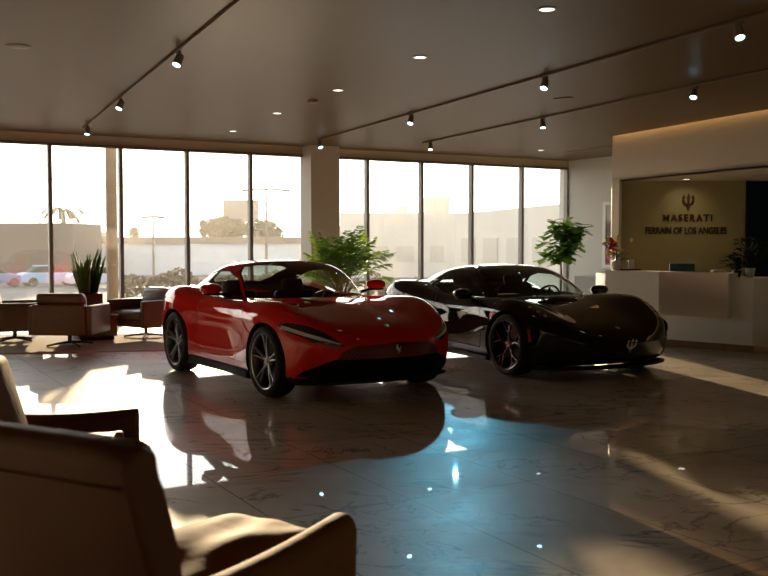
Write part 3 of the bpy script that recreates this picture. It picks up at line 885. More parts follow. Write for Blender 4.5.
def marble():
    m, nt, out = _nt('polished_marble_floor')
    N = nt.nodes.new; L = nt.links.new
    p = N('ShaderNodeBsdfPrincipled'); L(p.outputs[0], out.inputs[0])
    tc = N('ShaderNodeTexCoord'); mp = N('ShaderNodeMapping'); mp.vector_type = 'TEXTURE'; mp.inputs['Rotation'].default_value = (0, 0, ROT)
    L(tc.outputs['Object'], mp.inputs[0])
    sp = N('ShaderNodeSeparateXYZ'); L(mp.outputs[0], sp.inputs[0])
    def line(sock, off, size, w):
        a = N('ShaderNodeMath'); a.operation = 'SUBTRACT'; L(sock, a.inputs[0]); a.inputs[1].default_value = off-size*50
        b = N('ShaderNodeMath'); b.operation = 'MODULO'; L(a.outputs[0], b.inputs[0]); b.inputs[1].default_value = size
        c = N('ShaderNodeMath'); c.operation = 'LESS_THAN'; L(b.outputs[0], c.inputs[0]); c.inputs[1].default_value = w
        return c.outputs[0]
    l1 = line(sp.outputs[0], 2.14, .915, .009); l2 = line(sp.outputs[1], 5.05, 1.83, .009)
    mx = N('ShaderNodeMath'); mx.operation = 'MAXIMUM'; L(l1, mx.inputs[0]); L(l2, mx.inputs[1])
    n1 = N('ShaderNodeTexNoise'); n1.inputs['Scale'].default_value = .9; n1.inputs['Detail'].default_value = 10; n1.inputs['Roughness'].default_value = .62; n1.inputs['Distortion'].default_value = 1.2
    L(mp.outputs[0], n1.inputs['Vector'])
    cr = N('ShaderNodeValToRGB'); e = cr.color_ramp.elements
    e[0].position = .3; e[0].color = (.50, .41, .31, 1); e[1].position = .7; e[1].color = (.86, .76, .62, 1)
    L(n1.outputs['Fac'], cr.inputs[0])
    # veins: thin bands where a distorted noise crosses its mean
    n2 = N('ShaderNodeTexNoise'); n2.inputs['Scale'].default_value = .75; n2.inputs['Detail'].default_value = 6; n2.inputs['Roughness'].default_value = .55; n2.inputs['Distortion'].default_value = 2.2
    m2 = N('ShaderNodeMapping'); m2.inputs['Rotation'].default_value = (0, 0, .7); m2.inputs['Scale'].default_value = (1, 1.9, 1)
    L(tc.outputs['Object'], m2.inputs[0]); L(m2.outputs[0], n2.inputs['Vector'])
    s = N('ShaderNodeMath'); s.operation = 'SUBTRACT'; L(n2.outputs['Fac'], s.inputs[0]); s.inputs[1].default_value = .5
    ab = N('ShaderNodeMath'); ab.operation = 'ABSOLUTE'; L(s.outputs[0], ab.inputs[0])
    mr = N('ShaderNodeMapRange'); L(ab.outputs[0], mr.inputs['Value']); mr.inputs['From Max'].default_value = .022; mr.inputs['To Min'].default_value = 1; mr.inputs['To Max'].default_value = 0
    n3 = N('ShaderNodeTexNoise'); n3.inputs['Scale'].default_value = 1.3; L(tc.outputs['Object'], n3.inputs['Vector'])
    mr3 = N('ShaderNodeMapRange'); L(n3.outputs['Fac'], mr3.inputs['Value']); mr3.inputs['From Min'].default_value = .42; mr3.inputs['From Max'].default_value = .52
    mv = N('ShaderNodeMath'); mv.operation = 'MULTIPLY'; L(mr.outputs[0], mv.inputs[0]); L(mr3.outputs[0], mv.inputs[1])
    m5 = N('ShaderNodeMath'); m5.operation = 'MULTIPLY'; L(mv.outputs[0], m5.inputs[0]); m5.inputs[1].default_value = .9
    a1 = N('ShaderNodeMix'); a1.data_type = 'RGBA'; L(m5.outputs[0], a1.inputs['Factor']); L(cr.outputs[0], a1.inputs['A']); a1.inputs['B'].default_value = (.05, .04, .035, 1)
    a2 = N('ShaderNodeMix'); a2.data_type = 'RGBA'; L(mx.outputs[0], a2.inputs['Factor']); L(a1.outputs['Result'], a2.inputs['A']); a2.inputs['B'].default_value = (.05, .04, .035, 1)
    L(a2.outputs['Result'], p.inputs['Base Color'])
    rr = N('ShaderNodeMapRange'); L(n1.outputs['Fac'], rr.inputs['Value']); rr.inputs['To Min'].default_value = FLOOR_R*.7; rr.inputs['To Max'].default_value = FLOOR_R*1.35
    L(rr.outputs[0], p.inputs['Roughness'])
    p.inputs['Specular IOR Level'].default_value = FLOOR_S
    p.inputs['Coat Weight'].default_value = .8; p.inputs['Coat Roughness'].default_value = .018
    return m
M_floor = marble()
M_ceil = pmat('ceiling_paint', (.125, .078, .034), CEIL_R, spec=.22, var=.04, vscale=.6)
M_wall = pmat('wall_paint_grey', (.52, .52, .48), .7, var=.03, vscale=1)
M_head = pmat('header_paint_cream', (.55, .47, .36), .6, var=.03, vscale=1)
M_warm = pmat('sign_wall_gold', (.30, .25, .11), .45, var=.06, vscale=2)
M_doorway = pmat('doorway_darkness', (.004, .016, .024), .6, spec=.1)  # near-black colour carries the darkness of the unlit doorway
M_alu = pmat('bronze_aluminium', (.20, .18, .16), .45, .3)
M_win = glassmat('window_glass_veiled', (.97, .97, .96), veil=VEIL, veilcol=(1, .95, .86))  # translucent layer imitates the veiling glare over the view outside
M_col = pmat('column_plaster', (.55, .50, .42), .7, var=.03)

fl = MB(); rbox(fl, uL-.3, uB+.3, vK-.3, vW+.3, -.2, 0)
struct(fl.build('floor', M_floor, smooth=False))
# header box line (reception)
P1 = at_z(612.5, 137.2, H); P2r = at_z(768, 110.5, H); hd = (P2r-P1).normalized(); hn = Vector((hd.y, -hd.x, 0)) # hn points away from room?
if hn.dot(P1) > 0: hn = -hn          # towards the camera side
P3 = P1+hd*8.2
# ceiling with a slot along the header
def uvof(p): return (p.dot(Wd), p.dot(Vd))
q1 = P1+hn*.10-hd*.0; q2 = P3+hn*.10
cpoly = [UV(uL-.3, vK-.3), UV(uB+.3, vK-.3), UV(uB+.3, q2.dot(Vd)), q2, q1, P1-hn*.0, P1-hn*2.0, UV(uB+.3, (P1-hn*2.0).dot(Vd)+1.0), UV(uB+.3, vW+.3), UV(uL-.3, vW+.3)]
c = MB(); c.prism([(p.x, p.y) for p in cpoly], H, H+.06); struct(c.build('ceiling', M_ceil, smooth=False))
# slot top and LED strip
sl = MB(); sl.prism([(p.x, p.y) for p in (P1-hn*.3-hd*.2, P3-hn*.3, P3+hn*.3, P1+hn*.3-hd*.2)], H+.16, H+.2)
sl.prism([(p.x, p.y) for p in (q1+hn*.07, q2+hn*.07, q2+hn*.1, q1+hn*.1)], H+.06, H+.16)
struct(sl.build('trim_1', M_head, smooth=False))
ls = MB(); ls.tube([P1+hn*.13+Vector((0, 0, .14)), P3+hn*.13+Vector((0, 0, .14))], .012, 6)
M_cove = pmat('warm_strip', (1, .8, .5), .5, emit=(1, .62, .22), estr=COVE)
tag(ls.build('light_strip', M_cove), 'warm cove light strip along the top of the reception header', 'light strip')

walls = MB(); rbox(walls, uL-.3, uL, vK-.3, vW+.3, 0, H); struct(walls.build('wall_left', M_wall, smooth=False))
walls = MB(); rbox(walls, uL-.3, uB+.3, vK-.3, vK, 0, H); struct(walls.build('wall_back', M_wall, smooth=False))
walls = MB(); rbox(walls, uB+.0, uB+.3, vK-.3, vW+.3, 0, H+.2); struct(walls.build('wall_right', M_wall, smooth=False))
walls = MB(); rbox(walls, uL-.3, uB+.3, vW-.02, vW+.3, HT, H+.05); struct(walls.build('wall_window_header', M_head, smooth=False))
# column
cpx = at_z(311, 142, H); 
cl = MB(); uc0 = None
def wall_u(px, v=None):
    v = vW if v is None else v
    d = ray(px, 288); t = v/(d.dot(Vd)); return (d*t).dot(Wd)
vcol = vW-.47
uc0 = wall_u(311.5, vcol); uc1 = wall_u(340, vcol)
rbox(cl, uc0, uc1, vcol, vW+.08, 0, H, .004); struct(cl.build('wall_column', M_col, smooth=False))
# windows: bay edges along the wall
px_m = [51.5, 122, 188, 251]
us = [wall_u(p) for p in px_m]; st = us[1]-us[0]
us = [us[0]-3*st, us[0]-2*st, us[0]-st]+us+[uc0+.04]
us2 = [uc1+.12]+[wall_u(p) for p in (367, 421, 471, 521, 566)]
us2[0] = max(uc1-.3, us2[1]-1.5)
n = 0
for L_ in (us, us2):
    for i in range(len(L_)-1):
        n += 1
        a, b = L_[i], L_[i+1]; fw = .036
        f = MB()
        rbox(f, a, a+fw, vW-.06, vW+.08, 0, HT, .004); rbox(f, b-fw, b, vW-.06, vW+.08, 0, HT, .004)
        rbox(f, a+fw, b-fw, vW-.06, vW+.08, HT-.05, HT); rbox(f, a+fw, b-fw, vW-.06, vW+.08, 0, .07)
        fo = struct(f.build('window_%d' % n, M_alu, smooth=False))
        g = MB(); rbox(g, a+fw, b-fw, vW+.02, vW+.03, .07, HT-.05)
        g.build('glass_pane', M_win, fo, smooth=False)
if us2[0] > uc1+.03:
    w = MB(); rbox(w, uc1, us2[0], vW-.02, vW+.2, 0, HT); struct(w.build('wall_pier', M_col, smooth=False))
w = MB(); rbox(w, us2[-1], uB+.3, vW-.02, vW+.08, 0, HT); struct(w.build('wall_window_end', M_wall, smooth=False))
w = MB(); rbox(w, uL-.3, us[0], vW-.02, vW+.3, 0, HT); struct(w.build('wall_window_start', M_wall, smooth=False))

# reception header, pier, sign wall
HB = 2.80
hb = MB(); th = .35
eb = P1+Vector((.47, .88, 0))*th
hb.prism([(p.x, p.y) for p in (P1, P3, P3-hn*th, eb)], HB, H+.16)
pe = P1+hd*.24
hb.prism([(p.x, p.y) for p in (P1, pe, pe-hn*.06, P1+Vector((.47, .88, 0))*.07)], 0, HB)
# side return closing the box towards the right wall
struct(hb.build('wall_reception', M_head, smooth=False))
ys = 18.95
xs0 = (P1.x+.0)/P1.y*ys+.04; xs1 = at_y(745, 240, ys).x
sw_ = MB(); sw_.box(((xs0+xs1)/2, ys+.1, H/2+.05), (xs1-xs0, .2, H+.1)); struct(sw_.build('wall_sign', M_warm, smooth=False))
nc = MB(); nc.prism([(p[0], p[1]) for p in ((P1.x, P1.y), (P3.x, P3.y), (P3.x+4, P3.y+4), (xs1+2.5, ys+.3), (xs0, ys+.05))], HB, HB+.05)
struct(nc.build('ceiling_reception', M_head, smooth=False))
dk = MB(); dk.box((xs1+1.2, ys+.12, H/2), (2.4, .2, H)); dk.box((xs1+.03, ys-.03, HB/2), (.06, .06, HB)); struct(dk.build('dark_doorway_1', M_doorway, smooth=False))  # solid dark panel in place of the unlit doorway opening

# sign
M_let = pmat('bronze_letters', (.05, .03, .015), .4, .5)
sg = empty('wall_sign', (0, 0, 0), 0, 'dark raised trident emblem and dealership lettering on the gold reception wall', 'sign')
RX = Matrix.Rotation(PI/2, 4, 'X')
def signtext(s, px, py, hpx, wpx, name, off=0, sp=1.0):
    p = at_y(px, py, ys-.02); h = hpx*ys/FP
    o = text_mesh(s, 1.0, .012, Matrix.Identity(4), M_let, name, sg, off, sp)
    xs = [v.co.x for v in o.data.vertices]; zs = [v.co.y for v in o.data.vertices]
    W0 = max(xs)-min(xs); H0 = max(zs)-min(zs); cx = (max(xs)+min(xs))/2
    o.data.transform(Matrix.Translation(p) @ RX @ Matrix.Diagonal((wpx*ys/FP/W0, h/H0, 1, 1)) @ Matrix.Translation((-cx, -min(zs), 0)))
    return o
def serif_text(px, py, hpx, wpx):
    o = signtext('MASERATI', px, py, hpx, wpx, 'lettering', .012, 1.25)
    # serifs: small slabs at stem feet and heads
    return o
o1 = serif_text(687.5, 221.5, 7.2, 49)
signtext('FERRAIN OF LOS ANGELES', 686, 234, 6.8, 81, 'lettering', .012)
Mt = Matrix.Translation(at_y(688, 210.5, ys-.012)) @ RX
emblem(trident_pieces(), 17*ys/FP, .03, Mt, M_let, 'trident_emblem', sg)

# reception desk
M_desk = pmat('desk_white_laminate', (.78, .78, .77), .45, var=.02)
M_brush = pmat('brushed_bronze_steel', (.95, .84, .72), .30, 1, var=.05, vscale=3)
M_kick = pmat('desk_kick', (.25, .17, .08), .35, .6)
dk = empty('reception_desk', (0, 0, 0), 0, 'pale angular reception desk with a brushed metal panel below the gold sign wall', 'desk')
C1 = at_z(752, 353.5, 0.0); C0 = at_z(608, 345, 0.0); C0 = at_z(608, 341.5, 0)
dd = (C1-C0).normalized(); dn = Vector((dd.y, -dd.x, 0))   # towards camera
if dn.y > 0: dn = -dn
def poly(mb, pts, z0, z1): mb.prism([(p.x, p.y) for p in pts], z0, z1)
EL = C0+Vector((-.02, .85, 0)); R1 = C1+Vector((2.6, -.05, 0)); R2 = R1+Vector((0, .7, 0)); C1b = C1+Vector((.1, .75, 0)); 
body = MB(); poly(body, [C0, C1, R1, R2, C1b, C0-dn*.75, EL], .11, 1.08)
body.build('desk_body', M_desk, dk, smooth=False)
kb = MB(); ins = .05
poly(kb, [C0-dn*ins+dd*ins, C1-dn*ins, R1+Vector((0, ins, 0)), R2, C1b, C0-dn*.7, EL+Vector((ins, 0, 0))], 0, .11)
kb.build('kick_base', M_kick, dk, smooth=False)
Lf = (C1-C0).length; T1 = C0+dd*(Lf*.865)
cn = MB(); poly(cn, [C0+dn*.10-dd*0, T1+dn*.10, T1-dn*.32, C0-dn*.32], .49, 1.145)
cn.build('raised_counter', M_desk, dk, smooth=False)
mp_ = MB(); a = C0+dd*(Lf*.40); poly(mp_, [a+dn*.115, T1+dn*.115, T1+dn*.1, a+dn*.1], .49, 1.15)
mp_.build('metal_panel', M_brush, dk, smooth=False)
# desk things
def on_desk(px, py, z, back=.12):
    p = at_z(px, py, z); return p
tp = at_z(613, 271, 1.145); 
v = empty('flower_vase', (C0+dd*.06-dn*.12+Vector((0, 0, 1.145))), 0, 'white vase of red and yellow flowers at the left end of the reception desk', 'flowers')
vb = MB(); vb.lathe([(0, 0), (.055, 0), (.075, .05), (.08, .12), (.07, .165), (.06, .165), (.06, .03), (0, .03)], 24); vb.build('vase', pmat('vase_white', (.7, .66, .6), .3), v)
M_leafd = pmat('leaf_green', (.05, .11, .025), .5, var=.3, vscale=20)
st_ = MB(); fl_ = MB(); fr = MB(); rnd = random.Random(3)
for k in range(20):
    a = rnd.uniform(0, 2*PI); t = rnd.uniform(.05, .26); hh = rnd.uniform(.14, .40)
    tipp = Vector((t*math.cos(a), t*math.sin(a), .14+hh*(1.1-t)))
    st_.tube([(0, 0, .1), (tipp.x*.4, tipp.y*.4, .1+(tipp.z-.1)*.6), tipp], [.005, .004, .003], 5)
    if k % 3: 
        for q in range(4): fl_.ball(tipp+Vector([rnd.uniform(-.02, .02) for _ in range(3)]), (.026, .026, .018), None, 8, 5)
    d = Vector((math.cos(a+1), math.sin(a+1), .4)); st_.raw([(tipp*.5+d*.0), tipp*.5+d*.08+Vector((0, .02, 0)), tipp*.5+d*.14, tipp*.5+d*.08-Vector((0, .02, .01))], [[0, 1, 2, 3]])
for q in range(14): fr.ball((-.06+rnd.uniform(-.06, .06), rnd.uniform(-.04, .04), .42+rnd.uniform(-.09, .09)), (.032, .032, .03), None, 8, 5)
st_.build('stems', M_leafd, v); fl_.build('yellow_blossom', pmat('yellow_petals', (.7, .5, .15), .6), v); fr.build('red_blossom', pmat('red_petals', (.55, .02, .02), .6), v)
p = at_y(630, 271, (C0+dd*.35).y+.25); p.z = 1.145
c_ = empty('card_holder', p, .1, 'small white card standing on a black tray beside the flower vase', 'card holder')
m = MB(); m.box((0, 0, .012), (.30, .18, .024), bev=.005); m.build('tray', M_trim, c_)
m = MB(); m.box((.03, 0, .10), (.10, .012, .16), Matrix.Rotation(-.15, 4, 'X'), bev=.002); m.build('card', pmat('white_card', (.75, .72, .68), .6), c_)
p = at_y(682, 272, (C0+dd*1.2).y+.45); p.z = 1.083
c_ = empty('monitor', p, .05, 'dark computer monitor seen over the middle of the reception desk', 'monitor')
m = MB(); m.box((0, 0, .02), (.2, .16, .02), bev=.005); m.box((0, .02, .04), (.05, .02, .08)); m.build('stand', M_trim, c_)
m = MB(); m.box((0, 0, .06), (.40, .03, .24), bev=.008); m.build('screen', pmat('monitor_back', (.02, .13, .18), .3), c_)
p = at_y(718, 272, (C0+dd*1.75).y+.3); p.z = 1.083
m = MB(); m.box((0, 0, .05), (.20, .16, .09), bev=.006); o = m.build('paper_box', pmat('paper_box_white', (.6, .56, .5), .7)); o.location = p; tag(o, 'low pale box on the desk between the monitor and the dark plants', 'box')
M_pot = pmat('pot_white', (.62, .6, .56), .4)
def leafy(parent, base, n, spread, hgt, ls, seed, mat, name='foliage', stem=.004, droop=.0):
    r = random.Random(seed); mb = MB()
    for k in range(n):
        a = r.uniform(0, 2*PI); rr = spread*math.sqrt(r.random()); z = hgt*r.uniform(.25, 1)
        tip = Vector((rr*math.cos(a), rr*math.sin(a), z))
        mb.tube([Vector(base), Vector(base)+Vector((tip.x*.35, tip.y*.35, tip.z*.7)), Vector(base)+tip], stem, 4, cap=False)
        d = Vector((math.cos(a), math.sin(a), r.uniform(-.5, .6)-droop)).normalized(); s = d.cross(Vector((0, 0, 1))).normalized(); u = s.cross(d)
        L = ls*r.uniform(.7, 1.2); b = Vector(base)+tip
        pts = [b, b+d*L*.3+s*L*.28+u*L*.05, b+d*L*.7+s*L*.24, b+d*L-u*L*.06, b+d*L*.7-s*L*.24, b+d*L*.3-s*L*.28+u*L*.05, b+d*L*.5-u*L*.03]
        mb.raw(pts, [[0, 1, 6], [1, 2, 6], [2, 3, 6], [3, 4, 6], [4, 5, 6], [5, 0, 6]])
    return mb.build(name, mat, parent)
M_leafk = pmat('dark_leaf', (.008, .02, .01), .7, spec=.1)
p = at_y(755, 272, C1.y+.30); p.z = 1.08; p.x = at_y(750, 272, p.y).x
v = empty('potted_plant', p, 0, 'dark leafy plant in a white pot on the right end of the desk', 'plant')
m = MB(); m.lathe([(0, 0), (.055, 0), (.075, .14), (.068, .14), (.06, .12), (0, .12)], 24); m.build('pot', M_pot, v)
leafy(v, (0, 0, .12), 70, .22, .48, .12, 5, M_leafk)
p2 = at_y(737, 272, C1.y+.42); p2.z = 1.08
v = empty('potted_plant', p2, 0, 'low dark bushy plant on the desk just left of the white-potted plant', 'plant')
m = MB(); m.lathe([(0, 0), (.05, 0), (.07, .10), (.06, .10), (0, .09)], 20); m.build('pot', M_trim, v)
leafy(v, (0, 0, .09), 80, .18, .26, .11, 6, M_leafk)

# framed picture on the right wall
def wr_point(px, py):
    d = ray(px, py); t = (uB-.0)/d.dot(Wd); return Vector((0, 0, CH))+d*t
a = wr_point(604, 202); b = wr_point(614, 202); zt = a.z; zb_ = wr_point(604, 268).z
va, vb2 = a.dot(Vd), b.dot(Vd)-.4
fr_ = empty('framed_poster', (0, 0, 0), 0, 'white-framed poster with a dark landscape and red strip on the side wall', 'poster')
m = MB()
rbox(m, uB-.04, uB-.002, vb2, va, zt-.08, zt); rbox(m, uB-.04, uB-.002, vb2, va, zb_, zb_+.08); rbox(m, uB-.04, uB-.002, va-.1, va, zb_+.08, zt-.08); rbox(m, uB-.04, uB-.002, vb2, vb2+.1, zb_+.08, zt-.08)
m.build('frame', pmat('frame_white', (.7, .7, .68), .4), fr_, smooth=False)
def poster_mat():
    m, nt, out = _nt('poster_print'); p = nt.nodes.new('ShaderNodeBsdfPrincipled'); nt.links.new(p.outputs[0], out.inputs[0])
    tc = nt.nodes.new('ShaderNodeTexCoord'); sp = nt.nodes.new('ShaderNodeSeparateXYZ'); nt.links.new(tc.outputs['Generated'], sp.inputs[0])
    n = nt.nodes.new('ShaderNodeTexNoise'); n.inputs['Scale'].default_value = 5; nt.links.new(tc.outputs['Generated'], n.inputs['Vector'])
    ad = nt.nodes.new('ShaderNodeMath'); ad.operation = 'MULTIPLY_ADD'; nt.links.new(n.outputs['Fac'], ad.inputs[0]); ad.inputs[1].default_value = .25; nt.links.new(sp.outputs[2], ad.inputs[2])
    cr = nt.nodes.new('ShaderNodeValToRGB'); cr.color_ramp.interpolation = 'EASE'; e = cr.color_ramp.elements
    e[0].position = .1; e[0].color = (.22, .02, .02, 1); e[1].position = .95; e[1].color = (.35, .36, .36, 1)
    x = e.new(.38); x.color = (.20, .03, .03, 1); x = e.new(.45); x.color = (.03, .03, .03, 1); x = e.new(.78); x.color = (.05, .05, .05, 1)
    nt.links.new(ad.outputs[0], cr.inputs[0]); nt.links.new(cr.outputs[0], p.inputs['Base Color']); p.inputs['Roughness'].default_value = .3
    return m
m = MB(); rbox(m, uB-.02, uB-.004, vb2+.1, va-.1, zb_+.08, zt-.08); m.build('print', poster_mat(), fr_, smooth=False)

# grey low cabinet by the side wall
c0 = wr_point(588, 290)
m = MB(); cv = Vector((c0.x, c0.y, 0)); vv_ = cv.dot(Vd)
cab = empty('low_cabinet', (0, 0, 0), 0, 'low grey cabinet against the side wall beyond the reception desk', 'cabinet')
rbox(m, uB-.62, uB-.03, vv_-1.6, vv_-.2, .06, .78, .01); m.build('body', pmat('cabinet_grey', (.20, .21, .20), .5), cab, smooth=False)
m = MB(); rbox(m, uB-.58, uB-.07, vv_-1.55, vv_-.25, 0, .06); m.build('plinth', M_trim, cab, smooth=False)
# ------------------------------------------------------------------ ceiling fittings
M_track = pmat('track_dark', (.16, .125, .09), .5, .3)
M_can = pmat('lamp_can', (.30, .25, .19), .5, .2)
M_lampon = pmat('cool_led', (1, 1, 1), .4, emit=(.42, .78, 1), estr=9)
M_down = pmat('downlight_led', (1, 1, 1), .4, emit=(.95, .95, .85), estr=2.2)
def track(p0, p1, heads, label, hl, grp, ext=None):
    a = at_z(*p0, H); b = at_z(*p1, H); d = (b-a).normalized()
    if ext: a = a-d*ext
    n = Vector((-d.y, d.x, 0)); mb = MB(); ang = math.atan2(d.y, d.x); c = (a+b)/2
    mb.box((0, 0, -.0165), ((b-a).length, .028, .030), Matrix.Translation(c) @ Matrix.Rotation(ang, 4, 'Z'), bev=.004)
    tr = mb.build('lighting_track', M_track, smooth=False); tag(tr, label, 'lighting track')
    for (hx, hy, desc, aim) in heads:
        # head hangs about 0.2 m below the track: slide along the track to the right image column
        best = None
        for k in range(600):
            p = a+(b-a)*k/599; q = p+Vector((0, 0, -.12))+Vector(aim).normalized()*.06; x = 384+FP*q.x/q.y
            e = abs(x-hx)
            if best is None or e < best[0]: best = (e, p)
        p = best[1]
        r = empty('track_spotlight', (p.x, p.y, H-.036), 0, desc, 'spotlight', grp)
        m = MB(); m.box((0, 0, -.012), (.10, .035, .024), Matrix.Rotation(ang, 4, 'Z'), bev=.003); m.tube([(0, 0, -.02), (0, 0, -.06)], .010, 8); m.build('mount', M_track, r)
        ax = Vector(aim).normalized(); T = Matrix.Translation((0, 0, -.085)) @ ax.to_track_quat('Z', 'X').to_matrix().to_4x4()
        m = MB(); m.lathe([(0, -.06), (.036, -.06), (.042, -.05), (.048, .075), (.044, .075), (.042, .05), (0, .05)], 24, T); m.build('lamp_can', M_can, r)
        m = MB(); m.lathe([(0, .066), (.043, .064), (.043, .058), (0, .058)], 24, T); m.build('lens', M_lampon, r)
G_ = 'spotlights on the ceiling tracks'
dn1 = (-.25, -.5, -.9)
track((237, 0), (83, 127), [(179, 55, 'largest spotlight on the left ceiling track', dn1), (121, 100, 'middle spotlight on the left ceiling track', dn1), (89, 128, 'farthest spotlight on the left ceiling track', (0, -.3, -1))],
      'thin dark lighting track on the left of the ceiling', '', G_, ext=2)
track((768, 10), (318, 139), [(735, 35, 'spotlight on the long centre track at the top right of the photo', (0, -.5, -.9)), (543, 83, 'spotlight on the long centre track above the black car', (-.3, -.5, -.9)),
      (410, 118, 'spotlight on the long centre track, second from its window end', (-.2, -.5, -.9)), (321, 144, 'spotlight at the window end of the long centre track, before the column', (.2, -.5, -.9))],
      'long lighting track running across the middle of the ceiling', '', G_, ext=2)
track((768, 68), (423, 142), [(691, 99, 'spotlight on the right track nearest the reception header', (-.3, -.5, -.9)), (542, 125, 'middle spotlight on the short right-hand track', (0, -.3, -1)), (430, 149, 'far-end spotlight of the right-hand track near the windows', (0, -.4, -1))],
      'lighting track on the right of the ceiling, nearest the reception', '', G_)
dl = [(547, 9, .085, 'recessed downlight at the top edge above the black car'), (420, 57, .085, 'bright recessed downlight near the middle of the ceiling'), (338, 90, .08, 'recessed downlight left of the long centre track, beside the smoke detector'),
      (277, 113, .08, 'faint recessed downlight left of the smoke detector'), (541, 150, .075, 'recessed downlight by the right-hand windows'), (233, 131, .075, 'recessed downlight nearest the left windows, above the red car')]
for x, y, r_, lb in dl:
    p = at_z(x, y, H); r = empty('ceiling_downlight', (p.x, p.y, H), 0, lb, 'downlight', 'recessed ceiling downlights')
    m = MB(); m.lathe([(r_*.8, 0), (r_, 0), (r_*1.02, -.006), (r_*.8, -.008)], 32, closed=True); m.build('trim_ring', M_head, r)
    m = MB(); m.lathe([(0, -.004), (r_*.8, -.004), (r_*.8, -.001), (0, -.001)], 32); m.build('lens', M_down, r)
p = at_z(686, 179.2, HB); r = empty('ceiling_downlight', (p.x, p.y, HB), 0, 'small downlight in the reception soffit above the wall sign', 'downlight', 'recessed ceiling downlights')
m = MB(); m.lathe([(0, -.004), (.07, -.004), (.07, -.001), (0, -.001)], 24); m.build('lens', M_down, r)
m = MB(); m.lathe([(.07, 0), (.09, 0), (.09, -.008), (.07, -.008)], 24, closed=True); m.build('trim_ring', M_head, r)
p = at_z(313, 100, H); o = MB().lathe([(0, -.05), (.05, -.048), (.075, -.025), (.08, 0), (0, 0)], 24).build('smoke_detector', M_can); o.location = (p.x, p.y, H); tag(o, 'round dark smoke detector on the ceiling left of the long track', 'smoke detector')
p = at_z(18, 46, H); o = MB().lathe([(0, -.012), (.11, -.012), (.125, -.004), (.125, 0), (0, 0)], 32).build('ceiling_speaker', M_can); o.location = (p.x, p.y, H); tag(o, 'flat round grille on the ceiling at the upper left', 'speaker')
for (xa, ya, xb, yb, lb) in ((555, 98.5, 572, 97, 'short dark slot vent in the ceiling between the right tracks'), (566, 152, 611, 146, 'long dark slot vent in the ceiling left of the reception header')):
    a = at_z(xa, ya, H); b = at_z(xb, yb, H); mb = MB(); d = b-a
    mb.box((0, 0, -.006), (d.length, .10, .012), Matrix.Translation((a+b)/2) @ Matrix.Rotation(math.atan2(d.y, d.x), 4, 'Z')); o = mb.build('slot_vent', M_track, smooth=False); tag(o, lb, 'air vent')

# ------------------------------------------------------------------ lounge
M_lea = pmat('brown_leather', (.15, .078, .04), .42, bump=.2, bscale=60, var=.12, vscale=5)
M_steel = pmat('dark_steel', (.10, .09, .08), .3, 1)
M_rug = pmat('rug_beige', (.42, .37, .30), .95, bump=.5, bscale=160, var=.08, vscale=3)
def lounge_chair(loc, rz, label, M_out=M_lea, M_in=M_lea):
    """faces local +x"""
    r = empty('lounge_armchair', loc, rz, label, 'armchair', 'brown leather armchairs')
    m = MB(); m.box((0, 0, .27), (.74, .84, .16), bev=.02); m.build('seat_frame', M_out, r)
    for s in (1, -1):
        m = MB(); m.box((.02, s*.44, .41), (.80, .10, .44), bev=.02, seg=3); m.build('armrest', M_out, r)
    m = MB(); m.box((-.37, 0, .42), (.13, .80, .46), bev=.02, seg=3); m.build('back_panel', M_out, r)
    m = MB(); m.box((.05, 0, .395), (.70, .76, .13), bev=.045, seg=4); m.build('seat_cushion', M_in, r)
    M = Matrix.Translation((-.27, 0, .60)) @ Matrix.Rotation(math.radians(-12), 4, 'Y')
    m = MB(); m.box((0, 0, 0), (.16, .74, .36), M, bev=.05, seg=4); m.build('back_cushion', M_in, r)
    m = MB(); m.box((-.33, 0, .735), (.15, .72, .16), bev=.05, seg=4); m.build('head_cushion', M_in, r)
    m = MB(); m.lathe([(0, .2), (.035, .2), (.03, .06), (.05, .035), (0, .03)], 20); m.build('swivel_column', M_steel, r)
    for k in range(4):
        a = PI/4+k*PI/2; l = MB(); l.tube([(0, 0, .055), (.18*math.cos(a), .18*math.sin(a), .042), (.36*math.cos(a), .36*math.sin(a), .014)], [.022, .018, .014], 8); l.build('leg', M_steel, r)
    return r
rz_w = ROT
rg = MB()
r0 = at_z(-120, 357, 0); r1 = at_z(186, 350.5, 0); r2 = at_z(178, 334.5, 0); r3 = at_z(-120, 335.5, 0)
rg.prism([(p.x, p.y) for p in (r0, r1, r2, r3)], .0, .018)
tag(rg.build('area_rug', M_rug, smooth=False), 'beige area rug under the far lounge armchairs by the windows', 'rug')
Z0 = Vector((0, 0, .018))
lounge_chair(at_z(70, 346.5)+Z0, math.radians(86), 'brown armchair seen from behind in the middle of the far lounge, on the rug')
lounge_chair(at_z(15, 342)+Z0, math.radians(20), 'brown armchair at the left edge of the far lounge, cut off by the frame')
lounge_chair(at_z(146, 338)+Z0, math.radians(232), 'brown armchair facing left beside the red car, near the windows')
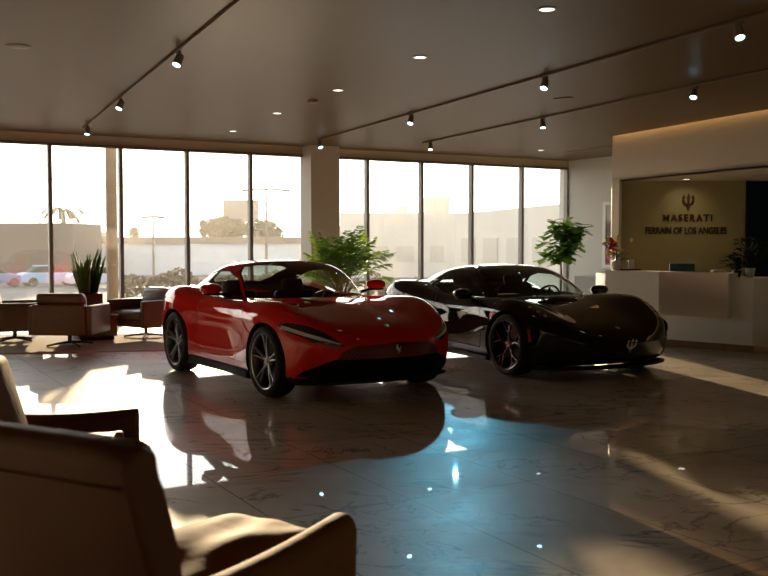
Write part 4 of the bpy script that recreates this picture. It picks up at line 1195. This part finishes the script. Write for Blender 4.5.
# planter and coffee table
pl = at_z(88, 336.5)+Z0
v = empty('snake_plant', pl, ROT, 'spiky snake plant in a dark planter behind the middle armchair', 'plant')
M_pl = pmat('planter_dark', (.05, .032, .02), .5)
m = MB(); m.box((0, 0, .36), (.42, .42, .72), bev=.012); m.build('planter', M_pl, v)
M_snake = leafmat('snake_leaf', (.09, .16, .03), (.25, .38, .05), .3)
sn = MB(); rs = random.Random(11)
for k in range(52):
    a = rs.uniform(0, 2*PI); r_ = rs.uniform(0, .15); b = Vector((r_*math.cos(a), r_*math.sin(a), .70)); hh = rs.uniform(.35, .80)*(1-.8*r_); tilt = rs.uniform(.05, .30)
    tip = b+Vector((math.cos(a)*tilt*hh*1.1, math.sin(a)*tilt*hh*1.1, hh)); mid = (b+tip)/2-Vector((math.cos(a), math.sin(a), 0))*.02
    s = Vector((-math.sin(a+.6), math.cos(a+.6), 0)); pr = []; 
    for t, w in ((0, .022), (.3, .034), (.6, .034), (.85, .02), (1, .002)):
        c_ = b*(1-t)**2+mid*2*t*(1-t)+tip*t*t; pr += [c_-s*w, c_+Vector((math.cos(a), math.sin(a), 0))*.012, c_+s*w, c_-Vector((math.cos(a), math.sin(a), 0))*.004]
    sn.raw(pr, [[4*i+k2, 4*i+(k2+1) % 4, 4*i+4+(k2+1) % 4, 4*i+4+k2] for i in range(4) for k2 in range(4)])
sn.build('foliage', M_snake, v)
tb = empty('coffee_table', at_z(94, 340)+Z0, ROT, 'low dark brown block coffee table behind the middle armchair', 'table')
m = MB(); m.box((0, 0, .03), (.54, .50, .06)); m.build('plinth', M_trim, tb)
m = MB(); m.box((0, 0, .22), (.62, .58, .32), bev=.012); m.build('body', pmat('table_brown', (.10, .05, .028), .35), tb)
m = MB(); m.box((0, 0, .395), (.66, .62, .03), bev=.006); m.build('table_top', pmat('table_top_brown', (.14, .075, .04), .25), tb)

# foreground chairs
M_lea2 = pmat('dark_brown_leather', (.10, .036, .018), .5, spec=.3, bump=.15, bscale=50, var=.15, vscale=4)
M_tan = pmat('tan_suede', (.17, .085, .03), .75, bump=.3, bscale=12, var=.15, vscale=5, spec=.2)
def club_chair(origin, d_ang, label, w=.80, seat_d=.78, arm_h=.56, back_h=1.04, lean=.26, M_in=M_tan, M_out=M_lea2, arm_len=.80, seat_h=.47, far=1.0):
    """origin = rear corner of the near (right-hand) side, d = facing direction; local x = facing, local y = towards the far side"""
    r = empty('club_armchair', origin, d_ang, label, 'armchair', 'brown leather armchairs')
    th = .13
    # back: leaning slab with rounded top roll
    bk = MB(); vs = []; hs = [.20, .45, .7, .88, .97, 1.0]
    zs = [.16]+[.16+(back_h-.16)*t for t in (.3, .6, .85, .95, 1.0)]
    prof_o = []; 
    for z in zs: prof_o.append((-lean*((z-.16)/(back_h-.16)), z))
    prof = [(p[0], p[1]) for p in prof_o[:-1]]+[(-lean+.03, back_h), (-lean+.09, back_h+.005), (-lean+.145, back_h-.02), (-lean+.16, back_h-.10)]+[(p[0]+th+.01, p[1]) for p in prof_o[:-2][::-1]]
    n = len(prof); NY = 9
    for j in range(NY):
        y = .0+w*j/(NY-1); e = 1-abs(2*j/(NY-1)-1)**6; 
        for i, (x, z) in enumerate(prof):
            vs.append((x-.02*(1-e) if x > 0 else x+.015*(1-e), y, z-(.02*(1-e) if z > back_h*.8 else 0)))
    fs = [[j*n+i, j*n+(i+1) % n, (j+1)*n+(i+1) % n, (j+1)*n+i] for j in range(NY-1) for i in range(n)]+[list(range(n)), [(NY-1)*n+i for i in range(n)][::-1]]
    bk.raw(vs, fs); o = bk.build('back_panel', M_out, r, ang=50)
    bv = o.modifiers.new('b', 'BEVEL'); bv.width = .02; bv.segments = 3; bv.limit_method = 'ANGLE'
    # welt seam under the top roll
    se = MB(); zz = back_h-.13; se.tube([(-lean*((zz-.16)/(back_h-.16))-.004, y, zz) for y in (.02, w/2, w-.02)], .006, 6); se.build('seam', M_out, o)
    # inner back cushion
    M = Matrix.Translation((th*.5+.10-lean*.5, w/2, seat_h+.24)) @ Matrix.Rotation(-math.atan(lean/(back_h-.16)), 4, 'Y')
    m = MB(); m.box((.02, 0, 0), (.16, w-.30, .50), M, bev=.06, seg=4); m.build('back_cushion', M_in, r)
    for y0 in (-.02, w-.11):
        a_ = MB(); vs = []; al = arm_len if y0 < 0 else arm_len*far; xs_ = np.linspace(.0, al, 9)
        for x in xs_:
            t = x/al; top = arm_h-.02*math.sin(PI*t)+.015*t; roll = .02
            sec = [(.01, .14), (.0, top-.06), (.012, top-.02), (.04, top), (.09, top), (.12, top-.02), (.13, top-.06), (.12, .14)]
            vs += [(x, y0+a, b) for a, b in sec]
        k = 8; fs = [[i*k+j, i*k+(j+1) % k, (i+1)*k+(j+1) % k, (i+1)*k+j] for i in range(8) for j in range(k)]+[list(range(k)), [8*k+j for j in range(k)][::-1]]
        a_.raw(vs, fs); o = a_.build('armrest', M_in if M_in is M_tan else M_out, r, ang=50); bv = o.modifiers.new('b', 'BEVEL'); bv.width = .018; bv.segments = 3; bv.limit_method = 'ANGLE'
    m = MB(); m.box((arm_len/2, w/2, .25), (arm_len-.04, w-.06, .18), bev=.02); m.build('seat_frame', M_out, r)
    # seat cushion, crowned with soft creases
    sc_ = MB(); N1 = 26; vs = []; rr = random.Random(5)
    for i in range(N1):
        for j in range(N1):
            a = i/(N1-1); b = j/(N1-1); e = (1-abs(2*a-1)**5)*(1-abs(2*b-1)**5)
            z = seat_h-.12+.12*e**.35+.02*e+.010*math.sin(9*a+5*b+2*math.sin(4*b))*e+.006*math.sin(17*b-6*a)*e
            vs.append((.10+(arm_len-.06)*a, .10+(w-.20)*b, z))
    fs = [[i*N1+j, (i+1)*N1+j, (i+1)*N1+j+1, i*N1+j+1] for i in range(N1-1) for j in range(N1-1)]
    base = len(vs); bd_ = [i*N1 for i in range(N1)]+[(N1-1)*N1+j for j in range(1, N1)]+[i*N1+N1-1 for i in range(N1-2, -1, -1)]+[j for j in range(N1-2, 0, -1)]
    for q in bd_: vs.append((vs[q][0], vs[q][1], .34))
    nb = len(bd_); fs += [[bd_[i], bd_[(i+1) % nb], base+(i+1) % nb, base+i] for i in range(nb)]+[[base+i for i in range(nb)]]
    sc_.raw(vs, fs); sc_.build('seat_cushion', M_in, r, ang=60)
    for (x, y) in ((.06, .06), (.06, w-.06), (arm_len-.06, .06), (arm_len-.06, w-.06)):
        m = MB(); m.tube([(x, y, 0), (x, y, .16)], [.016, .024], 10); m.build('leg', M_steel, r)
    return r
club_chair(CHA_LOC, CHA_ANG, 'dark brown armchair seen from behind, closest at the bottom left corner', back_h=CHA_BH, lean=.25, w=.76, arm_len=CHA_AL, arm_h=CHA_AH, seat_h=CHA_SH, far=.66)
club_chair(CHB_LOC, CHB_ANG, 'tan and brown armchair facing right at the left edge, behind the closest one', M_in=M_tan, M_out=M_lea2, back_h=.93, lean=.22, w=.80, arm_len=.80, arm_h=.60)
for o in bpy.data.objects:
    if o.name.startswith('armrest') and o.parent and o.parent.get('label', '').startswith('tan and brown'): o.data.materials[0] = M_lea2
p = at_z(97, 437, .618)
m = MB(); m.box((0, 0, .006), (.17, .12, .012), Matrix.Rotation(.15, 4, 'Z'), bev=.002); o = m.build('magazine', pmat('magazine_white', (.72, .7, .68), .4), smooth=False)
o.location = p; tag(o, 'white booklet lying on the armrest of the chair behind the closest one', 'magazine')

# ------------------------------------------------------------------ tall plants
# kentia palm in front of the column
pp = at_z(341, 326)
v = empty('potted_palm', (pp.x, pp.y, 0), 0, 'feathery green palm standing before the column, behind the red car', 'plant', None)
m = MB(); m.lathe([(0, 0), (.20, 0), (.26, .45), (.24, .45), (.22, .40), (0, .40)], 32); m.build('pot', M_pot, v)
M_palm = leafmat('palm_green', (.04, .10, .015), (.25, .42, .03), .35)
pm = MB(); rp = random.Random(21)
for k in range(34):
    a = 2*PI*k/24*2.6+rp.uniform(-.3, .3); Lp = rp.uniform(.5, .85); el = rp.uniform(.85, 1.40) if k > 5 else rp.uniform(1.1, 1.45)
    base = Vector((rp.uniform(-.08, .08), rp.uniform(-.08, .08), .40)); pts = []; d = Vector((math.cos(a)*math.cos(el), math.sin(a)*math.cos(el), math.sin(el))); p = base.copy()
    stemL = rp.uniform(.45, .85)
    nseg = 18
    for i in range(nseg+1):
        pts.append(p.copy()); p = p+d*((Lp+stemL)/nseg)
        d.z -= .055+.05*i/nseg; d.normalize()
    pm.tube(pts, [.011*(1-.8*i/nseg) for i in range(nseg+1)], 5, cap=False)
    i0 = int(nseg*stemL/(Lp+stemL))
    for i in range(i0*2, nseg*2):
        t = i/2; q = pts[int(t)].lerp(pts[min(int(t)+1, nseg)], t-int(t)); tn = (pts[min(int(t)+1, nseg)]-pts[int(t)]).normalized()
        sd = tn.cross(Vector((0, 0, 1)))
        if sd.length < .1: sd = Vector((1, 0, 0))
        sd.normalize(); f_ = (i-i0*2)/max(1, (nseg*2-i0*2)); ll = .34*math.sin(PI*min(1, .18+.80*f_))+.03
        for s in (1, -1):
            dd_ = (sd*s*.85+tn*.6+Vector((0, 0, -.10+rp.uniform(-.2, .15)))).normalized(); w_ = tn*.019
            e1 = q+dd_*ll*.5; e2 = q+dd_*ll+Vector((0, 0, -.06*ll/.3))
            pm.raw([q-w_*.4, q+w_*.4, e1+w_, e1-w_, e2], [[0, 1, 2, 3], [3, 2, 4]])
pm.build('foliage', M_palm, v, smooth=False, fix=False)
# fiddle leaf fig
pf = at_z(560, 319)
v = empty('potted_fig_tree', (pf.x, pf.y, 0), 0, 'broad-leaved green fig tree standing by the last window before the side wall', 'plant')
m = MB(); m.lathe([(0, 0), (.20, 0), (.25, .42), (.23, .42), (.21, .38), (0, .38)], 32); m.build('pot', M_pot, v)
kz = pf.y/FP
tk = MB(); ztop = CH+(242-215)*kz; zc_ = CH+(242-241)*kz
tk.tube([(0, 0, .38), (.02, 0, .9), (.0, .01, 1.3), (.03, 0, zc_), (.05, 0, ztop-.1)], [.022, .02, .017, .012, .006], 8); rf = random.Random(4)
lf = MB()
tips = []
for k in range(11):
    a = rf.uniform(0, 2*PI); zb2 = rf.uniform(1.15, zc_+.2); L = rf.uniform(.2, .42); e = Vector((L*math.cos(a), L*math.sin(a), rf.uniform(-.05, .45)))
    b = Vector((.02, 0, zb2)); tk.tube([b, b+e*.5+Vector((0, 0, .04)), b+e], [.009, .007, .004], 6); tips.append((b, e))
tips.append((Vector((.03, 0, zc_)), Vector((.02, 0, ztop-zc_-.1))))
tk.build('trunk', pmat('fig_bark', (.10, .07, .05), .8), v)
for b, e in tips:
    for q in range(24):
        t = rf.uniform(.25, 1.05); c_ = b+e*t+Vector([rf.uniform(-.05, .05) for _ in range(3)]); a = rf.uniform(0, 2*PI); d = Vector((math.cos(a), math.sin(a), rf.uniform(-.5, .7))).normalized()
        s = d.cross(Vector((0, 0, 1))).normalized(); u = s.cross(d); L = rf.uniform(.20, .34)
        pts = [c_]; 
        for t2, w2 in ((.15, .12), (.35, .20), (.55, .24), (.75, .33), (.92, .22)):
            m_ = c_+d*L*t2-u*L*.12*t2*t2; pts += [m_+s*L*w2+u*.01, m_-u*.004, m_-s*L*w2+u*.01]
        tipp = c_+d*L-u*L*.15; pts.append(tipp)
        fs = [[0, 1, 2], [0, 2, 3]]
        for i in range(4):
            o_ = 1+3*i; fs += [[o_, o_+3, o_+4, o_+1], [o_+1, o_+4, o_+5, o_+2]]
        fs += [[13, 16, 14], [14, 16, 15]]
        lf.raw(pts, fs)
lf.build('foliage', leafmat('fig_leaf', (.035, .11, .015), (.14, .32, .03), .3), v, fix=False)

# ------------------------------------------------------------------ outside
M_asph = pmat('car_park_asphalt', (.12, .11, .10), .9, var=.15, vscale=1)
GO = -1.5
gd = MB(); g0, g1, g2 = vW+.3, vW+13, vW+420
gd.raw([UV(-260, g0, -.06), UV(260, g0, -.06), UV(260, g1, GO), UV(-260, g1, GO), UV(260, g2, GO), UV(-260, g2, GO), UV(-260, g0, GO-.3), UV(260, g0, GO-.3), UV(260, g2, GO-.3), UV(-260, g2, GO-.3)],
       [[0, 1, 2, 3], [3, 2, 4, 5], [9, 8, 7, 6], [0, 6, 7, 1], [5, 4, 8, 9]])
struct(gd.build('ground_outside', M_asph, smooth=False))
def ext_box(mb, px0, px1, ytop, Y, depth=8, z0=0, py_base=None, dz=0):
    a = at_y(px0, ytop, Y); b = at_y(px1, ytop, Y)
    mb.box(((a.x+b.x)/2, Y+depth/2, (z0+a.z)/2), (b.x-a.x, depth, a.z-z0)); return a, b
def bldg(name, px0, px1, ytop, Y, col, label, depth=10, cap=None, wins=None, cat='building', capcol=None, z0=-1.5):
    r = empty(name, at_y((px0+px1)/2, 242, Y)*1.0, 0, label, cat); r.location.z = 0; inv = Matrix.Translation(-r.location)
    mb = MB(); a = at_y(px0, ytop, Y); b = at_y(px1, ytop, Y)
    mb.box(((a.x+b.x)/2, Y+depth/2, (z0+a.z)/2), (b.x-a.x, depth, a.z-z0), inv); mb.build('wall', pmat(name+'_wall', col, .85, var=.08, vscale=.5), r, smooth=False)
    if cap:
        mb = MB(); t = at_y(px0, cap, Y).z; mb.box(((a.x+b.x)/2, Y+depth/2, (a.z+t)/2), (b.x-a.x+.4, depth+.4, t-a.z), inv); mb.build('parapet', pmat(name+'_parapet', capcol or (.3, .22, .15), .85), r, smooth=False)
    if wins:
        for (wx0, wx1, wy0, wy1, wc) in wins:
            p = at_y(wx0, wy0, Y-.03); q = at_y(wx1, wy1, Y-.03); mb = MB(); mb.box(((p.x+q.x)/2, Y-.02, (p.z+q.z)/2), (q.x-p.x, .08, p.z-q.z), inv); mb.build('window', pmat('far_pane', wc, .3), r, smooth=False)
    return r
bldg('dark_building', -120, 73, 223, 80, (.07, .058, .05), 'dark brown building seen through the far left windows', 8)
bldg('warehouse', 74, 300, 243.5, 90, (.74, .77, .80), 'long pale grey warehouse behind the left windows', 14, cap=237, capcol=(.30, .23, .17), wins=None)
bldg('back_building', 76, 88, 231, 110, (.35, .27, .2), 'small brown block rising behind the pale warehouse roof')
bldg('billboard', 223, 258, 200, 122, (.34, .30, .26), 'hazy billboard panel above the trees left of the column', 1, z0=at_y(240, 222, 122).z)
bp = MB(); q = at_y(240, 222, 122.5); bp.tube([(q.x, 122.5, GO), (q.x, 122.5, q.z)], .4, 12); o = bp.build('post', M_can, [o for o in bpy.data.objects if o.name == 'billboard'][0]); o.location = -o.parent.location
bldg('strip_mall', 340, 470, 213, 84, (.78, .72, .62), 'long haze-paled building with low windows seen through the right windows', 14, wins=[(372, 388, 246, 262, (.68, .61, .50)), (396, 414, 246, 262, (.68, .61, .50)), (430, 444, 246, 262, (.68, .61, .50))])  # warm haze is mixed into the wall and pane colours
bldg('rooftop_block', 425, 450, 197, 102, (.70, .63, .53), 'square block rising above the haze-paled building beyond the right windows')
bldg('rooftop_block', 397, 408, 206, 102, (.70, .63, .53), 'small rooftop box left of the square block, beyond the right windows')  # both blocks coloured pale to imitate haze
# building running towards us on the far right (its roof line climbs)
r = empty('side_building', (0, 0, 0), 0, 'haze-paled building whose roof line climbs towards the right-hand corner window', 'building')
pa = at_y(455, 214, 62); pb = at_y(600, 200, 48); mb = MB()
mb.raw([(pa.x, 62, GO), (pb.x, 48, GO), (pb.x+6, 60, GO), (pa.x+6, 74, GO), (pa.x, 62, pa.z), (pb.x, 48, pb.z), (pb.x+6, 60, pb.z), (pa.x+6, 74, pa.z)], [[0, 1, 5, 4], [1, 2, 6, 5], [2, 3, 7, 6], [3, 0, 4, 7], [4, 5, 6, 7], [3, 2, 1, 0]])
mb.build('wall', pmat('side_building_wall', (.74, .68, .58), .85, var=.08, vscale=.4), r, smooth=False)  # wall colour paled to imitate the haze in front of it
dvec = Vector((pb.x-pa.x, 48-62, 0)); nv = Vector((dvec.y, -dvec.x, 0)).normalized(); nv = nv if nv.y < 0 else -nv
for t in (.12, .3, .48, .66, .84):
    mb = MB(); c = Vector((pa.x, 62, 0))+dvec*t+nv*.03; mb.box((0, 0, 1.1), (dvec.length*.11, .1, 1.5), Matrix.Translation(c) @ Matrix.Rotation(math.atan2(dvec.y, dvec.x), 4, 'Z')); mb.build('window', pmat('far_pane2', (.60, .54, .45), .3), r, smooth=False)  # pane colour kept near the wall's, as if washed out by haze
# low planted walls
M_hedge = pmat('dry_hedge', (.20, .15, .08), .9, var=.4, vscale=3)
def shrub(px0, px1, ytop, Y, label, seed, mat=M_hedge):
    a = at_y(px0, ytop, Y); b = at_y(px1, ytop, Y); r = random.Random(seed); mb = MB(); n = int((b.x-a.x)*150)
    for k in range(n):
        x = a.x+(b.x-a.x)*r.random(); top = GO+(a.z-GO)*(.8+.2*math.sin(x*1.7+seed)*math.cos(x*.6)); z = GO+(top-GO)*r.random()**.7
        c_ = Vector((x, Y+r.uniform(-.5, .5), z)); v1 = Vector([r.uniform(-.16, .16) for _ in range(3)]); v2 = Vector([r.uniform(-.16, .16) for _ in range(3)])
        mb.raw([c_-v1, c_+v2, c_+v1, c_-v2], [[0, 1, 2, 3]])
    o = mb.build('hedge', mat, smooth=False, fix=False); tag(o, label, 'hedge'); return o
shrub(118, 190, 269, 50, 'dry brown hedge outside the window left of the red car', 1)
shrub(193, 300, 270, 52, 'dry hedge outside, behind the roof of the red car', 2)
shrub(366, 420, 272, 50, 'dry hedge outside the first windows right of the column', 3)
shrub(440, 520, 268, 47, 'dry hedge outside, behind the black car', 4)
def tree(px, ybase, ytop, wpx, Y, label, seed, col=(.10, .085, .03), palm=False):
    a = at_y(px, ytop, Y); r = empty('palm_tree' if palm else 'street_tree', (a.x, Y, 0), 0, label, 'tree'); rr = random.Random(seed)
    m = MB(); zb3 = at_y(px, ybase, Y).z; m.tube([(0, 0, GO), (.1, 0, zb3*.6), (0, 0, a.z*.9 if palm else zb3+.5)], [.25, .2, .14], 8); m.build('trunk', pmat('bark', (.14, .10, .07), .9), r)
    mb = MB(); R = wpx*Y/FP/2; mt = pmat('tree_crown', col, .8, var=.3, vscale=2)
    if palm:
        for k in range(16):
            an = 2*PI*k/16; p = Vector((0, 0, a.z*.9)); d = Vector((math.cos(an), math.sin(an), rr.uniform(.1, .9))).normalized(); q = [p.copy()]
            for i in range(8): p = p+d*R*.17; d.z -= .22; d.normalize(); q.append(p.copy())
            for i in range(8):
                s = d.cross(Vector((0, 0, 1))).normalized()*R*.10; mb.raw([q[i]-s, q[i]+Vector((0, 0, .05)), q[i]+s, q[i+1]+s, q[i+1]+Vector((0, 0, .05)), q[i+1]-s], [[0, 1, 4, 5], [1, 2, 3, 4]])
    else:
        hc = (a.z-zb3)/2; zc2 = (a.z+zb3)/2
        for k in range(1500):
            th_ = rr.uniform(0, 2*PI); ph = math.acos(rr.uniform(-1, 1)); q = rr.random()**.4; lob = 1+.25*math.sin(3*th_+seed)*math.sin(2*ph)
            c_ = Vector((R*q*lob*math.sin(ph)*math.cos(th_), R*q*lob*math.sin(ph)*math.sin(th_), zc2+hc*q*math.cos(ph))); s = R*.10
            v1 = Vector([rr.uniform(-1, 1) for _ in range(3)])*s; v2 = Vector([rr.uniform(-1, 1) for _ in range(3)])*s
            mb.raw([c_-v1, c_+v2, c_+v1, c_-v2], [[0, 1, 2, 3]])
    mb.build('crown', mt, r, smooth=False, fix=False); return r
tree(62, 236, 207, 44, 100, 'hazy palm tree rising behind the dark building', 1, (.16, .12, .05), True)
tree(134, 240, 226, 12, 110, 'small tree above the warehouse roof beside the wooden pole', 2, (.16, .13, .05))
tree(222, 240, 217, 46, 112, 'bushy tree below the billboard, left part of the clump', 3, (.18, .14, .06))
tree(262, 242, 220, 40, 117, 'bushy tree right of the billboard, behind the street light', 4, (.18, .14, .06))
tree(350, 245, 222, 26, 112, 'tree seen through the palm right of the column', 5, (.20, .15, .06))
# wooden utility pole close to the glass
p0 = at_z(112, 316, 0); Yp = vW+1.2
pc = at_y(112, 242, 20.5); m = MB(); m.tube([(0, 0, -.5), (0, 0, 7)], [.125, .11], 16); o = m.build('utility_pole', pmat('pole_wood', (.36, .25, .15), .85, var=.2, vscale=4, bump=.3)); o.location = (pc.x, 20.5, 0)
tag(o, 'thick tan wooden pole just outside the left windows', 'pole')
def lamp_post(px, ytop, Y, label, w=1.6):
    a = at_y(px, ytop, Y); r = empty('street_light', (a.x, Y, 0), 0, label, 'street light')
    m = MB(); m.tube([(0, 0, GO), (0, 0, a.z)], [.10, .06], 10); m.build('pole', M_can, r)
    m = MB(); m.tube([(-w, 0, a.z), (0, 0, a.z+.05), (w, 0, a.z)], .05, 8); m.build('arm', M_can, r)
    for s in (-1, 1): m = MB(); m.box((s*w, 0, a.z-.02), (.5, .3, .12), bev=.03); m.build('lamp_head', M_can, r)
lamp_post(153, 217, 60, 'thin double street light rising above the warehouse roof', .5)
lamp_post(266, 190, 58, 'tall thin street light outside the window left of the column', 1.2)
w = MB(); a = at_y(-60, 145, 40); b = at_y(190, 182, 46); w.tube([a.lerp(b, t)-Vector((0, 0, .8*math.sin(PI*t))) for t in np.linspace(0, 1, 20)], .02, 5); tag(w.build('power_line', M_can), 'thin overhead cable crossing the sky in the left windows', 'cable')
# parked cars: shaped saloon bodies with cabin, windows and wheels
def parked(px, py, Y, col, label, rz=0, L=4.4):
    g = at_y(px, py, Y); r = empty('parked_car', (g.x, Y, GO), rz, label, 'car')
    pts = [(-2.2, .3), (-2.2, .75), (-2.0, .92), (-1.5, .98), (1.0, .95), (1.9, .82), (2.2, .65), (2.2, .3)]
    MX = Matrix.Rotation(PI/2, 4, 'X'); m = MB(); m.prism(pts, -.86, .86, MX); o = m.build('body', pmat('parked_paint', col, .5), r, smooth=False)
    bv = o.modifiers.new('b', 'BEVEL'); bv.width = .08; bv.segments = 3
    m = MB(); m.prism([(-1.6, .96), (-1.0, 1.40), (.2, 1.43), (1.0, .94)], -.70, .70, MX); o = m.build('cabin', M_trim, r, smooth=False); bv = o.modifiers.new('b', 'BEVEL'); bv.width = .06; bv.segments = 3
    m = MB(); m.box((-.42, 0, 1.43), (1.25, 1.26, .05), bev=.02); m.build('roof', o.parent.children[0].data.materials[0], r)
    for x in (-1.35, 1.35):
        for s in (-1, 1):
            m = MB(); m.lathe([(0, -.1), (.25, -.1), (.32, -.08), (.32, .08), (.25, .1), (.2, .07), (0, .08)], 24, Matrix.Translation((x, s*.80, .32)) @ Matrix.Rotation(-PI/2*s, 4, 'X')); m.build('wheel', M_tire, r)
parked(-8, 284, 66, (.10, .22, .42), 'blue parked car outside at the far left window', .5)
parked(50, 284, 68, (.30, .48, .72), 'light blue parked car outside, left of the snake plant', .6)
parked(100, 284, 66, (.5, .58, .68), 'pale parked car outside behind the snake plant', .5)
# morning haze over the car park
if HAZE:
    hm, hnt, hout = _nt('outdoor_haze'); vs_ = hnt.nodes.new('ShaderNodeVolumeScatter'); vs_.inputs['Density'].default_value = HAZE; vs_.inputs['Anisotropy'].default_value = .55; vs_.inputs['Color'].default_value = (1, .97, .92, 1)
    hnt.links.new(vs_.outputs[0], hout.inputs['Volume'])
    hz = MB(); hz.box((0, 0, 0), (260, 130, 14), Matrix.Translation(UV(0, vW+14+65, GO+7.02)) @ MR)
    struct(hz.build('haze', hm, smooth=False))
# ------------------------------------------------------------------ light
sd = Vector((SUN_X, 1, 0)).normalized()*math.cos(SUN_E)+Vector((0, 0, math.sin(SUN_E)))
sun = bpy.data.objects.new('sun', bpy.data.lights.new('sun', 'SUN')); COL.objects.link(sun)
sun.rotation_euler = sd.to_track_quat('Z', 'Y').to_euler(); sun.data.energy = SUN_S; sun.data.angle = math.radians(1.0); sun.data.color = (1, .74, .44)
w = bpy.data.worlds.new('sky'); SC.world = w; w.use_nodes = True; nt = w.node_tree; nt.nodes.clear()
N = nt.nodes.new; L = nt.links.new
out = N('ShaderNodeOutputWorld'); bg = N('ShaderNodeBackground'); L(bg.outputs[0], out.inputs[0])
tc = N('ShaderNodeTexCoord'); sp = N('ShaderNodeSeparateXYZ'); L(tc.outputs['Generated'], sp.inputs[0])
cr = N('ShaderNodeValToRGB'); e = cr.color_ramp.elements; L(sp.outputs[2], cr.inputs[0])
e[0].position = 0; e[0].color = (1.0, .91, .78, 1); e[1].position = 1; e[1].color = (.32, .40, .50, 1)
x = e.new(.10); x.color = (1.0, .93, .82, 1); x = e.new(.35); x.color = (.66, .70, .74, 1)
vd = N('ShaderNodeVectorMath'); vd.operation = 'DOT_PRODUCT'; L(tc.outputs['Generated'], vd.inputs[0]); vd.inputs[1].default_value = sd
mr = N('ShaderNodeMapRange'); L(vd.outputs['Value'], mr.inputs['Value']); mr.inputs['From Min'].default_value = .3; mr.inputs['From Max'].default_value = 1; mr.inputs['To Min'].default_value = .62; mr.inputs['To Max'].default_value = 1.0
pw = N('ShaderNodeMath'); pw.operation = 'POWER'; L(mr.outputs[0], pw.inputs[0]); pw.inputs[1].default_value = 2.0
mu = N('ShaderNodeMath'); mu.operation = 'MULTIPLY'; L(pw.outputs[0], mu.inputs[0]); mu.inputs[1].default_value = SKY_S
L(cr.outputs[0], bg.inputs[0]); L(mu.outputs[0], bg.inputs[1])
def spot(name, loc, tgt, energy, size, color, blend=.5, rad=.05):
    l = bpy.data.objects.new(name, bpy.data.lights.new(name, 'SPOT')); COL.objects.link(l); l.location = loc
    l.rotation_euler = (Vector(tgt)-Vector(loc)).to_track_quat('-Z', 'Y').to_euler(); l.data.energy = energy; l.data.spot_size = size; l.data.spot_blend = blend; l.data.color = color; l.data.shadow_soft_size = rad
    return l
p = at_z(686, 181, HB); spot('sign_downlight', (p.x, ys-.75, HB-.05), (p.x, ys, 1.9), 7, 1.7, (1, .82, .5), 1)
spot('accent_spotlight', (1.58, 21.0, H-.12), (.42, 5.6, 0), CY_E, .23, (.20, .72, 1), 1, .045)
